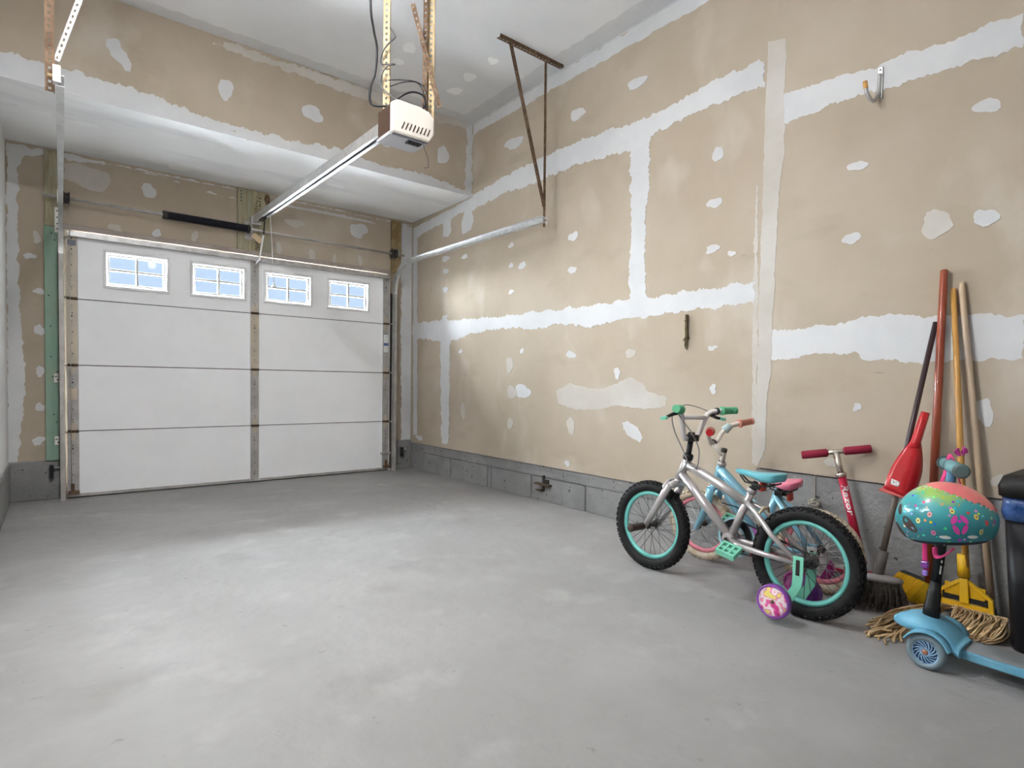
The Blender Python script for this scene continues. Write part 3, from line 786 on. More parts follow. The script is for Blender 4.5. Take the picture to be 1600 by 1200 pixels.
wire('thin_wire', [(1.41, 2.88, 2.55), (1.47, 2.82, 2.57), (1.54, 2.80, 2.575), (1.57, 2.78, 2.50), (1.575, 2.78, 2.44)], 0.0025, M_BLACK, cbl)
wire('wound_cable', [(1.412, 2.885, 2.86), (1.43, 2.86, 2.81), (1.40, 2.87, 2.77), (1.372, 2.89, 2.72), (1.375, 2.91, 2.67), (1.40, 2.87, 2.66), (1.43, 2.86, 2.665), (1.39, 2.87, 2.645), (1.368, 2.89, 2.60), (1.375, 2.90, 2.54), (1.42, 2.85, 2.48), (1.46, 2.82, 2.435)], 0.0045, mat('grey_cable', (0.09, 0.085, 0.08), 0.5), cbl)

# ------------------------------------------------------------------ inferred main bulb and added fill lamps (out of frame)
for (lx, ly, f) in ((1.43, 1.47, 1.0), (1.43, -1.0, 0.3)):  # the second bulb is an added fill for the near floor
    t = thing('ceiling_or_fill_lamp', 'bare bulb on an added short cord over the middle of the floor' if ly > 0 else 'added fill bulb on a short cord near the back wall', 'lamp', (lx, ly, ZC-0.1))
    MB().lathe([(0.0, 0.0), (0.06, 0.0), (0.055, -0.02), (0.03, -0.05), (0.0, -0.05)], (lx, ly, ZC-0.0005), (0, 0, 1), 20).build('lampholder', M_WINF, t)
    MB().cyl((lx, ly, 3.20), (lx, ly, ZC-0.04), 0.004, n=6).cyl((lx, ly, 3.15), (lx, ly, 3.20), 0.02, n=12).build('added_cord', M_WINF, t)  # added cord hangs the bulbs lower so they light the ceiling
    m = mat('lit_bulb_%d' % int(ly*10), (1.0, 0.98, 0.95), emit=BULB*f)
    MB().sphere((lx, ly, 3.10), 0.065, 16, 10).build('bulb', m, t)

t = thing('disc_fill', 'added round ceiling fill light between the left wall and the opener', 'lamp', (0.5, 2.2, ZC))  # added fill disc, brightens the garage door and far end
MB().lathe([(0.0, 0.0), (0.17, 0.0), (0.17, -0.028), (0.155, -0.032), (0.152, -0.026)], (0.5, 2.2, ZC-0.0005), (0, 0, 1), 36).build('rim', M_WINF, t)
MB().lathe([(0.0, -0.034), (0.10, -0.033), (0.152, -0.027)], (0.5, 2.2, ZC), (0, 0, 1), 36).build('diffuser', mat('fill_diffuser', (0.98, 0.985, 1.0), emit=DISC_FILL), t)
t = thing('tube_fill', 'added batten tube fill light along the left wall', 'lamp', (XL, 2.1, 1.85))  # added fill tube, brightens the door, header wall and bulkhead underside
MB().box(XL+0.0005, XL+0.05, 1.45, 2.75, 1.85, 1.95).build('housing', M_WINF, t, bevel=0.004)
MB().cyl((XL+0.075, 1.48, 1.9), (XL+0.075, 2.72, 1.9), 0.019, n=14).build('tube', mat('fill_tube', (0.97, 0.985, 1.0), emit=TUBE_FILL), t)
for y in (1.465, 2.735):
    MB().box(XL+0.05, XL+0.10, y-0.012, y+0.012, 1.878, 1.922).build('end_cap', M_WINF, t)

# ------------------------------------------------------------------ small things on the walls
t = thing('wall_hook', 'steel utility hook with a worn orange tip high on the drywall', 'hook', (XP, 1.15, 2.4))
MB().box(XP-0.010, XP-0.002, 1.138, 1.160, 2.385, 2.535).build('back_plate', M_BRIGHT, t, bevel=0.002)
wire('arm', [(XP-0.012, 1.150, 2.50), (XP-0.014, 1.152, 2.42), (XP-0.03, 1.158, 2.375), (XP-0.065, 1.165, 2.365), (XP-0.095, 1.172, 2.39), (XP-0.105, 1.176, 2.42)], 0.009, M_GALV, t, 8)
MB().cyl((XP-0.103, 1.175, 2.412), (XP-0.109, 1.178, 2.445), 0.0105, n=10).build('tip', mat('orange_tip', (0.70, 0.36, 0.10), 0.5), t)
for z in (2.40, 2.44, 2.52):
    MB().cyl((XP-0.012, 1.149, z), (XP-0.0095, 1.149, z), 0.004, n=8).build('screw', M_HOLE, t)
t = thing('twig_bundle', 'dark dried twig fixed upright on the drywall', 'twig', (XR, 2.22, 1.2))
wire('stem', [(XR-0.012, 2.226, 1.43), (XR-0.015, 2.224, 1.38), (XR-0.013, 2.226, 1.33), (XR-0.015, 2.220, 1.285)], 0.011, mat('dead_twig', (0.07, 0.045, 0.02), 0.9, col2=(0.14, 0.11, 0.05), scale=40), t)
for k, (y0, z0, y1, z1) in enumerate(((2.228, 1.30, 2.238, 1.23), (2.222, 1.30, 2.220, 1.205), (2.225, 1.29, 2.250, 1.265), (2.222, 1.30, 2.205, 1.275), (2.228, 1.39, 2.243, 1.392), (2.23, 1.27, 2.232, 1.215))):
    MB().tube([(XR-0.012, y0, z0), (XR-0.012, y1, z1)], [0.007, 0.003], 6).build('twig', MATS['dead_twig'], t)
for k, (x, z, lab) in enumerate(((-0.0, 0.235, 'small door safety sensor on the grey foundation beside the green board'), (3.08, 0.20, 'small door safety sensor on the grey foundation in the far right corner'))):
    t = thing('safety_sensor', lab, 'sensor', (x, YW-0.02, z))
    s_ = 1 if k else -1
    MB().box(x-0.045, x-0.02, YW-0.07, YW-0.0225, z-0.06, z+0.045).build('housing', M_BLACK, t, bevel=0.004)
    MB().cyl((x-0.02, YW-0.05, z+0.02), (x+0.01, YW-0.05, z+0.02), 0.008, n=10).build('stem', M_GALV, t)
    MB().sphere((x+0.016, YW-0.05, z+0.02), 0.012, 10, 8).build('lens', M_BRIGHT, t)
t = thing('knotted_string', 'thin string with a frayed knot hanging on the concrete above the bicycle wheel', 'string', (XP, 1.40, 0.36))
M_STR = mat('old_string', (0.40, 0.36, 0.30), 0.9)
wire('string', [(XP-0.004, 1.400, 0.512), (XP-0.004, 1.401, 0.45), (XP-0.006, 1.399, 0.39)], 0.003, M_STR, t)
rr = random.Random(5)
for k in range(5):
    wire('knot_strand', [(XP-0.012+rr.uniform(-0.006, 0.004), 1.40+rr.uniform(-0.028, 0.028), 0.372+rr.uniform(-0.02, 0.015)) for j in range(5)], 0.005, M_STR, t)

# ------------------------------------------------------------------ bicycles
M_SILVER = mat('silver_lilac_paint', (0.50, 0.47, 0.465), 0.30, 0.5, coat=0.4, local=True)
M_CHAMP = mat('champagne_paint', (0.62, 0.50, 0.36), 0.3, 0.5, coat=0.4)
M_TEAL = mat('teal_rim', (0.17, 0.56, 0.50), 0.35, 0.1)
M_MINT = mat('mint_plastic', (0.20, 0.60, 0.43), 0.4)
M_GRIP = mat('green_grip', (0.10, 0.42, 0.22), 0.6)
M_BARW = mat('white_bar', (0.74, 0.69, 0.68), 0.35, coat=0.3)
M_TIRE = mat('black_tyre', (0.006, 0.006, 0.007), 0.65, spec=0.3, col2=(0.013, 0.012, 0.012), scale=30)
M_SPOKE = mat('dark_spoke', (0.10, 0.10, 0.11), 0.4, 0.7)
M_SPOKEW = mat('steel_spoke', (0.62, 0.62, 0.63), 0.35, 0.7)
M_SADT = mat('turquoise_saddle', (0.14, 0.50, 0.58), 0.35, coat=0.3)
M_PURP = mat('purple_plastic', (0.22, 0.045, 0.33), 0.35, coat=0.3)
M_MAG = mat('magenta_plastic', (0.55, 0.05, 0.32), 0.4)
M_PINKRIM = mat('coral_pink_rim', (0.78, 0.24, 0.30), 0.4)
M_TYREC = mat('cream_tyre', (0.62, 0.53, 0.42), 0.75, col2=(0.48, 0.37, 0.24), scale=18)
M_BLUEF = mat('sky_blue_paint', (0.26, 0.56, 0.70), 0.3, 0.15, coat=0.5)
M_PINKS = mat('pink_saddle', (0.82, 0.22, 0.33), 0.35, coat=0.3)
M_CREAMB = mat('cream_bar', (0.72, 0.66, 0.58), 0.35, 0.1)
M_REDREF = mat('red_reflector', (0.42, 0.045, 0.025), 0.25)
M_RED = mat('bright_red_plastic', (0.55, 0.012, 0.018), 0.32, coat=0.3)

def wheel(root, name, c, Rr, tr, mt, mr, msp, nsp=28, knobs=True, knobm=None):
    """part: rim; sub-parts: tyre, spokes, hub. The axle lies along local y."""
    cx, cy, cz = c
    ax = (0, 1, 0)
    ri = Rr-2*tr
    rim = MB().lathe([(ri+0.003, -0.011), (ri-0.012, -0.009), (ri-0.019, 0.0), (ri-0.012, 0.009), (ri+0.003, 0.011), (ri-0.002, 0.0)], c, ax, 56, True, True).build(name, mr, root)
    b = MB().ring(c, ax, Rr-tr, tr, 64, 12)
    if knobs:
        n = 46
        for k in range(n):
            for row, off in ((0, 0.0), (1, 0.55), (-1, 0.55), (2, 0.15), (-2, 0.15)):
                a = 2*PI*(k+off)/n
                ph = row*0.42
                ex = Vector((math.cos(a)*math.cos(ph), math.sin(ph), math.sin(a)*math.cos(ph)))
                p = Vector(c)+Vector((math.cos(a), 0, math.sin(a)))*(Rr-tr)+ex*(tr*1.03)
                tg_ = Vector((-math.sin(a), 0, math.cos(a)))
                b.bar(p-tg_*0.0058, p+tg_*0.0058, 0.0105, 0.0095, ex)
    b.build('tyre', mt, rim)
    b = MB()
    for k in range(nsp):
        s_ = 1 if k % 2 else -1
        a = 2*PI*k/nsp
        a2 = a+(0.95 if (k//2) % 2 else -0.95)
        h = Vector((cx+0.018*math.cos(a2), cy+s_*0.030, cz+0.018*math.sin(a2)))
        e = Vector((cx+(ri-0.014)*math.cos(a), cy, cz+(ri-0.014)*math.sin(a)))
        b.tube([h, e], 0.0014, 4, cap=False)
    b.build('spokes', msp, rim)
    MB().lathe([(0.006, -0.052), (0.006, -0.036), (0.020, -0.034), (0.020, -0.028), (0.012, -0.024), (0.012, 0.024), (0.020, 0.028), (0.020, 0.034), (0.006, 0.036), (0.006, 0.052)], c, ax, 16).build('hub', M_DARK, rim)
    return rim

def saddle(root, s0, s1, zt, wid, m, mu):
    """saddle lofted nose (s0) to tail (s1): domed top, deep tail, hollow underside"""
    V, F = [], []
    N, K = 14, 16
    for i in range(N+1):
        f = i/N
        s_ = s0+(s1-s0)*f
        g = min(1, max(0, (f-0.22)/0.55))
        hw = 0.019+(wid-0.019)*(0.5-0.5*math.cos(PI*g))
        e_ = 1.0
        if f < 0.12: e_ = math.sqrt(max(0.02, 1-(1-f/0.12)**2))
        if f > 0.88: e_ = math.sqrt(max(0.04, 1-((f-0.88)/0.12)**2))
        hw *= e_
        zz = zt-0.010*math.sin(PI*f)+0.004*f
        dz = (0.022+0.030*g)*(0.45+0.55*e_)
        for k in range(K):
            a = 2*PI*k/K
            ca, sa = math.cos(a), math.sin(a)
            z = zz+0.010*e_*sa if sa > 0 else zz+dz*sa*(0.5+0.5*abs(ca)**0.6)
            V.append((s_, hw*math.copysign(abs(ca)**0.8, ca), z))
    for i in range(N):
        for k in range(K):
            F.append((i*K+k, i*K+(k+1) % K, (i+1)*K+(k+1) % K, (i+1)*K+k))
    F.append(tuple(reversed(range(K)))); F.append(tuple(N*K+k for k in range(K)))
    sd_ = MB().add(V, F, True).build('saddle', m, root, sub=1)
    xm = s0+(s1-s0)*0.5
    b = MB()
    for s_ in (-1, 1):
        b.tube([(s0+0.03, s_*0.010, zt-0.022), (s0+0.06, s_*0.016, zt-0.050), (xm+0.04, s_*0.020, zt-0.060), (s1-0.03, s_*0.030, zt-0.040)], 0.004, 6)
    b.build('seat_rails', mu, sd_)['kind'] = 'stuff'
    MB().box(xm-0.022, xm+0.022, -0.026, 0.026, zt-0.076, zt-0.052).build('seat_cradle', mu, sd_, bevel=0.004)
    return sd_

def pedal(root, c, m, tilt=24):
    Mt = Matrix.Translation(Vector(c)) @ Matrix.Rotation(R(tilt), 4, 'X') @ Matrix.Rotation(R(12), 4, 'Y')
    b = MB().box(-0.044, 0.044, -0.038, -0.027, -0.013, 0.013, Mt).box(-0.044, 0.044, 0.027, 0.038, -0.013, 0.013, Mt)
    for k in range(4):
        b.box(-0.044+k*0.0263, -0.035+k*0.0263, -0.028, 0.028, -0.012, 0.012, Mt)
    b.box(-0.040, 0.040, -0.009, 0.009, -0.010, 0.010, Mt)
    return b.build('pedal', m, root)

def training(root, hub, side, zc, rr_, yo, mb_, mwheel, mface):
    """training wheel with its stay: part bracket, part training_wheel > face"""
    hx, _, hz = hub
    y1 = side*0.062
    pts = [(hx-0.022, hz+0.035), (hx+0.022, hz+0.035), (hx+0.022, hz-0.06), (hx+0.018, zc+0.055), (hx+0.024-0.045, zc-0.02), (hx-0.062, zc-0.01), (hx-0.025, zc+0.05), (hx-0.022, hz-0.06)]
    o_ = (0, y1, 0) if side > 0 else (0, y1+0.0, 0)
    br_ = MB().prism(pts, o_, (1, 0, 0), (0, 0, 1), 0.006).build('training_wheel_stay', mb_, root, bevel=0.002)
    MB().prism([(hx-0.008, hz+0.02), (hx+0.008, hz+0.02), (hx+0.008, hz-0.045), (hx-0.008, hz-0.045)], (0, y1-0.0061 if side < 0 else y1+0.0001, 0), (1, 0, 0), (0, 0, 1), 0.0012 if side < 0 else -0.0012).build('slot', M_HOLE, br_)
    c = Vector((hx-0.045, side*yo, zc))
    MB().cyl((c.x, y1, zc), (c.x, c.y, zc), 0.006, n=8).build('stub_axle', M_GALV, br_)
    ax = Vector((0, side, 0))
    w_ = MB().lathe([(0.0, -0.016), (rr_*0.8, -0.016), (rr_, -0.012), (rr_, 0.010), (rr_*0.97, 0.016), (rr_*0.90, 0.017), (rr_*0.86, 0.012), (0.0, 0.012)], c, ax, 32).build('training_wheel', mwheel, root)
    MB().lathe([(0.0, 0.0148), (rr_*0.6, 0.0148), (rr_*0.85, 0.0135), (rr_*0.855, 0.0122)], c, ax, 28).build('printed_disc', mface, w_)
    MB().lathe([(0.0, 0.021), (0.006, 0.020), (0.008, 0.0149)], c, ax, 12).build('axle_nut', M_RUST, w_)
    return w_

def disc_mat(name):
    m = bpy.data.materials.new(name); m.use_nodes = True
    nt = m.node_tree; b = nt.nodes['Principled BSDF']
    b.inputs['Roughness'].default_value = 0.35
    tc = nt.nodes.new('ShaderNodeTexCoord')
    v = nt.nodes.new('ShaderNodeTexVoronoi'); v.inputs['Scale'].default_value = 42
    nt.links.new(tc.outputs['Object'], v.inputs['Vector'])
    n = nt.nodes.new('ShaderNodeTexNoise'); n.inputs['Scale'].default_value = 24; n.inputs['Detail'].default_value = 1
    nt.links.new(tc.outputs['Object'], n.inputs['Vector'])
    r = nt.nodes.new('ShaderNodeValToRGB')
    cr = r.color_ramp
    cr.interpolation = 'CONSTANT'
    cols = [(0.0, (0.62, 0.04, 0.25)), (0.40, (0.75, 0.12, 0.35)), (0.47, (0.86, 0.62, 0.66)), (0.53, (0.85, 0.78, 0.76)), (0.60, (0.80, 0.30, 0.42)), (0.68, (0.85, 0.72, 0.18))]
    while len(cr.elements) < len(cols): cr.elements.new(0.5)
    for e, (p, c) in zip(cr.elements, cols):
        e.position = p; e.color = (*c, 1)
    mx = nt.nodes.new('ShaderNodeMath'); mx.operation = 'MULTIPLY_ADD'
    nt.links.new(v.outputs['Distance'], mx.inputs[0]); mx.inputs[1].default_value = 0.18
    nt.links.new(n.outputs['Fac'], mx.inputs[2])
    sb = nt.nodes.new('ShaderNodeMath'); sb.operation = 'SUBTRACT'; sb.inputs[1].default_value = 0.06
    nt.links.new(mx.outputs[0], sb.inputs[0])
    nt.links.new(sb.outputs[0], r.inputs['Fac'])
    nt.links.new(r.outputs['Color'], b.inputs['Base Color'])
    return m
M_DISC = disc_mat('pink_printed_disc')
M_PINKDISC = mat('pink_spoked_disc', (0.62, 0.16, 0.42), 0.4, col2=(0.40, 0.07, 0.30), scale=20)

# ---- silver bicycle, parallel to the wall, nose towards the door: local x = back along the bike, local y = towards the wall
bk = thing('bicycle', 'silver child bicycle with teal rims, black tyres and turquoise saddle', 'bicycle', (2.485, 1.92, 0), rot=(R(-2.0), 0, R(-90)))
HF, HR = (-0.025, 0, 0.233), (0.785, 0, 0.233)
wheel(bk, 'front_wheel', HF, 0.230, 0.027, M_TIRE, M_TEAL, M_SPOKE)
wheel(bk, 'rear_wheel', HR, 0.230, 0.027, M_TIRE, M_TEAL, M_SPOKE)
HT, HB = Vector((0.180, 0, 0.606)), Vector((0.135, 0, 0.500))
BB = Vector((0.435, 0, 0.265)); ST = Vector((0.532, 0, 0.500))
fr = MB().tube([HB, HT], 0.021, 14).build('frame', M_SILVER, bk)
MB().tube([(0.172, 0, 0.580), (0.26, 0, 0.548), (0.36, 0, 0.508), (0.515, 0, 0.437)], [0.022, 0.023, 0.023, 0.019], 14).build('top_tube', M_SILVER, fr)
MB().tube([(0.150, 0, 0.530), (0.29, 0, 0.400), (0.425, 0, 0.275)], [0.022, 0.023, 0.021], 14).build('down_tube', M_SILVER, fr)
MB().tube([BB, ST], 0.018, 14).build('seat_tube', M_SILVER, fr)
MB().cyl((BB.x, -0.035, BB.z), (BB.x, 0.035, BB.z), 0.024, n=16).build('bottom_bracket', M_SILVER, fr)
for s_ in (-1, 1):
    MB().tube([(0.515, s_*0.012, 0.445), (0.575, s_*0.045, 0.415), (0.66, s_*0.055, 0.33), (0.775, s_*0.058, 0.243)], [0.012, 0.013, 0.012, 0.010], 10).build('seat_stay', M_SILVER, fr)
    MB().tube([(BB.x+0.01, s_*0.018, BB.z-0.005), (0.50, s_*0.045, 0.247), (0.60, s_*0.053, 0.240), (0.778, s_*0.058, 0.233)], [0.013, 0.014, 0.013, 0.010], 10).build('chain_stay', M_SILVER, fr)
    MB().box(0.755, 0.800, s_*0.058-0.003, s_*0.058+0.003, 0.218, 0.250).build('drop_out', M_SILVER, fr)
# paint scuffs as on the top tube
b = MB()
rr = random.Random(8)
for k in range(9):
    f = rr.uniform(0.30, 0.55)
    s_ = 0.172+(0.515-0.172)*f
    z = 0.580+(0.437-0.580)*f+0.013
    b.sphere((s_, -0.013+rr.uniform(-0.004, 0.004), z+rr.uniform(-0.003, 0.006)), rr.uniform(0.003, 0.006), 6, 4)
sc_ = b.build('paint_scuffs', mat('scuff_brown', (0.10, 0.055, 0.025), 0.8), fr)
sc_['kind'] = 'stuff'
fk = MB().tube([(0.118, -0.056, 0.466), (0.124, 0, 0.478), (0.118, 0.056, 0.466)], 0.019, 12).tube([HB, (0.124, 0, 0.478)], 0.017, 12).build('fork', M_SILVER, bk)
for s_ in (-1, 1):
    MB().tube([(0.120, s_*0.055, 0.474), (0.085, s_*0.058, 0.41), (0.030, s_*0.060, 0.315), (-0.022, s_*0.062, 0.228)], [0.019, 0.019, 0.018, 0.013], 12).build('fork_blade', M_SILVER, fk)
    MB().cyl((HF[0], s_*0.052, HF[2]), (HF[0], s_*0.076, HF[2]), 0.011, n=8).build('axle_nut', M_DARK, fk)
M_PEG = mat('brown_black_rubber', (0.05, 0.03, 0.02), 0.6)
MB().lathe([(0.0, 0.0), (0.019, 0.0), (0.019, 0.085), (0.021, 0.09), (0.021, 0.10), (0.017, 0.105), (0.0, 0.105)], (HF[0], -0.072, HF[2]), (0, -1, 0), 14).build('foot_peg', M_PEG, bk)
stem = MB().tube([(0.176, 0, 0.600), (0.186, 0, 0.640), (0.196, 0, 0.705)], 0.014, 12).build('stem', M_BLACK, bk)
MB().lathe([(0.024, 0.0), (0.026, 0.012), (0.022, 0.028), (0.016, 0.030)], HT, (HT-HB), 16).build('headset', M_BLACK, stem)
MB().box(0.168, 0.226, -0.030, 0.030, 0.698, 0.732).build('bar_clamp', M_BLACK, stem, bevel=0.006)
b = MB()
for s_ in (-1, 1):
    b.sphere((0.197, s_*0.018, 0.737), 0.008, 8, 6)
b.build('clamp_bolts', M_DARK, stem)
L_ = lambda s_: [(0.192, 0, 0.715), (0.190, s_*0.040, 0.712), (0.194, s_*0.058, 0.722), (0.204, s_*0.090, 0.790), (0.212, s_*0.112, 0.838), (0.222, s_*0.130, 0.851), (0.245, s_*0.180, 0.856), (0.272, s_*0.240, 0.860)]
hb = MB().tube(L_(-1), 0.0125, 12).tube(L_(1), 0.0125, 12).build('handlebar', M_BARW, bk)
MB().cyl((0.207, -0.10, 0.818), (0.207, 0.10, 0.818), 0.0115, n=12).build('cross_bar', M_BARW, hb)
for s_ in (-1, 1):
    p0, p1 = Vector((0.252, s_*0.175, 0.856)), Vector((0.284, s_*0.255, 0.861))
    g_ = MB().tube([p0, p0+(p1-p0)*0.1, p0+(p1-p0)*0.12, p1-(p1-p0)*0.1, p1], [0.023, 0.023, 0.0185, 0.0175, 0.019], 14).build('grip', M_GRIP, bk)
    b = MB()
    for k in range(5):
        q = p0+(p1-p0)*(0.25+0.15*k)
        b.ring(q, p1-p0, 0.0175, 0.002, 14, 5)
    b.build('grip_ribs', M_GRIP, g_)
    lv = MB().tube([(0.236, s_*0.150, 0.853), (0.238, s_*0.160, 0.853)], 0.019, 12).build('brake_lever_clamp', M_BLACK, bk)
    MB().tube([(0.225, s_*0.152, 0.842), (0.200, s_*0.165, 0.832), (0.200, s_*0.215, 0.818), (0.215, s_*0.250, 0.812)], [0.014, 0.013, 0.010, 0.009], 8, flat=0.7).build('brake_lever', M_BLACK, lv)
    MB().tube([(0.207, s_*0.230, 0.816), (0.216, s_*0.262, 0.811)], [0.016, 0.014], 8, flat=0.6).build('lever_tip', M_MINT, lv)
M_CABLE = mat('grey_brake_cable', (0.25, 0.24, 0.23), 0.5)
bc = wire('brake_cable', [(0.205, -0.150, 0.842), (0.165, -0.12, 0.81), (0.150, -0.07, 0.74), (0.175, -0.04, 0.66), (0.20, -0.03, 0.60), (0.18, -0.03, 0.56), (0.15, -0.03, 0.53)], 0.003, M_CABLE, bk)
wire('brake_cable', [(0.205, -0.140, 0.845), (0.215, -0.10, 0.80), (0.235, -0.05, 0.74), (0.262, -0.03, 0.67), (0.262, -0.026, 0.61), (0.252, -0.026, 0.565)], 0.003, M_CABLE, bk)
wire('brake_cable', [(0.205, -0.10, 0.862), (0.18, -0.04, 0.88), (0.178, 0.04, 0.875), (0.19, 0.10, 0.862), (0.205, 0.14, 0.848)], 0.0026, M_CABLE, bk)
# brake callipers
M_CAL = mat('brass_zinc', (0.62, 0.52, 0.38), 0.4, 0.5)
for nm, (bx, bz), dirx in (('front', (0.092, 0.478), -1), ('rear', (0.600, 0.420), 1)):
    cal = MB().tube([(bx, 0.045, bz-0.065), (bx-0.012, 0.052, bz-0.02), (bx, 0.02, bz+0.012), (bx, -0.02, bz+0.012), (bx-0.012, -0.052, bz-0.02), (bx, -0.045, bz-0.065)], [0.006, 0.007, 0.008, 0.008, 0.007, 0.006], 8).build('brake_calliper', M_CAL if nm == 'rear' else M_GALV, bk)
    for s_ in (-1, 1):
        MB().box(bx-0.018, bx+0.024, s_*0.034-0.008, s_*0.034+0.008, bz-0.080, bz-0.060).build('brake_pad', M_BLACK, cal)
saddle(bk, 0.445, 0.682, 0.588, 0.070, M_SADT, M_BLACK)
MB().tube([ST-Vector((0.01, 0, 0.02)), ST+Vector((0.018, 0, 0.042))], 0.0125, 12).build('seat_post', M_BLACK, bk)
MB().lathe([(0.019, -0.012), (0.022, -0.010), (0.022, 0.010), (0.019, 0.012)], ST, (0.097, 0, 0.235), 14).build('seat_clamp', M_SILVER, bk)
rf = MB().box(0.572, 0.590, -0.022, 0.022, 0.505, 0.545).build('reflector', M_REDREF, bk, bevel=0.004)
MB().box(0.545, 0.572, -0.006, 0.006, 0.518, 0.530).build('reflector_stalk', M_BLACK, rf)
# drive train on the far side
ch = MB().lathe([(0.050, -0.002), (0.078, -0.002), (0.080, 0.0), (0.078, 0.002), (0.050, 0.002)], (BB.x, 0.045, BB.z), (0, 1, 0), 32, False, True)
for k in range(5):
    a = 2*PI*k/5+0.3
    ch.bar((BB.x, 0.045, BB.z), (BB.x+0.056*math.cos(a), 0.045, BB.z+0.056*math.sin(a)), 0.003, 0.014, (0, 1, 0.01))
ch.build('chain_ring', M_BLACK, bk)
MB().lathe([(0.040, 0.0), (0.094, 0.0), (0.094, 0.004), (0.040, 0.004)], (BB.x-0.005, 0.056, BB.z-0.006), (0, 1, 0), 32, False, True).build('chain_guard', mat('pale_blue_guard', (0.36, 0.62, 0.68), 0.4), bk)
MB().tube([(BB.x+0.01, 0.045, BB.z-0.079), (0.785, 0.045, 0.208), (0.812, 0.045, 0.233), (0.785, 0.045, 0.258), (BB.x+0.01, 0.045, BB.z+0.079)], 0.004, 6).build('chain', M_BLACK, bk)
MB().lathe([(0.0, -0.010), (0.034, -0.008), (0.036, 0.0), (0.034, 0.008), (0.0, 0.010)], (HR[0], 0.045, HR[2]), (0, 1, 0), 20).build('rear_sprocket', M_DARK, bk)
cr = MB().tube([(BB.x, -0.045, BB.z), (BB.x+0.030, -0.055, BB.z-0.025), (BB.x+0.070, -0.060, BB.z-0.048)], 0.009, 8).tube([(BB.x, 0.066, BB.z), (BB.x-0.07, 0.072, BB.z+0.05)], 0.009, 8).build('crank', M_BLACK, bk)
pedal(bk, (BB.x+0.060, -0.112, BB.z-0.034), M_MINT)
pedal(bk, (BB.x-0.07, 0.118, BB.z+0.05), M_MINT)
training(bk, HR, -1, 0.086, 0.070, 0.165, M_MINT, M_PURP, M_DISC)
training(bk, HR, 1, 0.074, 0.068, 0.115, M_MINT, M_PURP, M_DISC)

# ---- light blue bicycle between the silver one and the wall, leaning towards the room
b2 = thing('bicycle', 'light blue child bicycle with pink rims and cream tyres behind the silver bicycle', 'bicycle', (2.865, 1.85, 0), rot=(R(6.5), 0, R(-90)))
GF, GR = (-0.022, 0, 0.202), (0.615, 0, 0.202)
wheel(b2, 'front_wheel', GF, 0.199, 0.022, M_TYREC, M_PINKRIM, M_SPOKEW, 24)
wheel(b2, 'rear_wheel', GR, 0.199, 0.022, M_TYREC, M_PINKRIM, M_SPOKEW, 24)
fr2 = MB().tube([(0.085, 0, 0.470), (0.118, 0, 0.562)], 0.020, 14).build('frame', M_BLUEF, b2)
MB().tube([(0.112, 0, 0.535), (0.22, 0, 0.430), (0.345, 0, 0.330), (0.415, 0, 0.300)], [0.024, 0.026, 0.024, 0.018], 14).build('top_tube', M_BLUEF, fr2)
MB().tube([(0.092, 0, 0.490), (0.18, 0, 0.350), (0.325, 0, 0.205)], [0.020, 0.022, 0.020], 14).build('down_tube', M_BLUEF, fr2)
MB().tube([(0.33, 0, 0.195), (0.375, 0, 0.320), (0.425, 0, 0.470)], 0.017, 12).build('seat_tube', M_BLUEF, fr2)
for s_ in (-1, 1):
    MB().tube([(0.415, s_*0.012, 0.440), (0.50, s_*0.045, 0.35), (0.610, s_*0.055, 0.207)], [0.011, 0.012, 0.010], 10).build('seat_stay', M_BLUEF, fr2)
    MB().tube([(0.34, s_*0.018, 0.193), (0.45, s_*0.045, 0.19), (0.610, s_*0.055, 0.202)], [0.012, 0.013, 0.010], 10).build('chain_stay', M_BLUEF, fr2)
fk2 = MB().tube([(0.074, -0.046, 0.425), (0.082, 0, 0.440), (0.074, 0.046, 0.425)], 0.020, 12).tube([(0.085, 0, 0.475), (0.082, 0, 0.436)], 0.016, 12).build('fork', M_BLUEF, b2)
for s_ in (-1, 1):
    MB().tube([(0.076, s_*0.046, 0.435), (0.058, s_*0.050, 0.35), (0.018, s_*0.052, 0.26), (-0.022, s_*0.052, 0.192)], [0.020, 0.021, 0.020, 0.015], 12).build('fork_blade', M_BLUEF, fk2)
st2 = MB().tube([(0.118, 0, 0.560), (0.130, 0, 0.600), (0.140, 0, 0.640)], 0.013, 12).tube([(0.134, 0, 0.612), (0.10, 0, 0.645), (0.075, 0, 0.672)], 0.015, 12).build('stem', M_CREAMB, b2)
MB().cyl((0.137, 0, 0.632), (0.142, 0, 0.648), 0.015, n=12).build('stem_cap', M_DARK, st2)
MB().lathe([(0.022, 0.0), (0.024, 0.006), (0.024, 0.016), (0.018, 0.022)], (0.116, 0, 0.556), (0.033, 0, 0.092), 16).build('headset', M_GALV, st2)
MB().ring((0.075, 0, 0.674), (0, 1, 0), 0.016, 0.006, 16, 8).build('bar_clamp', M_DARK, st2)
Lb = lambda s_: [(0.075, 0, 0.675), (0.078, s_*0.035, 0.680), (0.086, s_*0.060, 0.715), (0.098, s_*0.080, 0.738), (0.118, s_*0.096, 0.756), (0.142, s_*0.132, 0.763), (0.165, s_*0.174, 0.768)]
hb2 = MB().tube(Lb(-1), 0.012, 12).tube(Lb(1), 0.012, 12).build('handlebar', M_CREAMB, b2)
MB().tube([(0.098, 0.074, 0.732), (0.120, 0.100, 0.760)], [0.024, 0.018], 10).build('bar_pad', mat('pale_aqua', (0.48, 0.62, 0.62), 0.5), hb2)
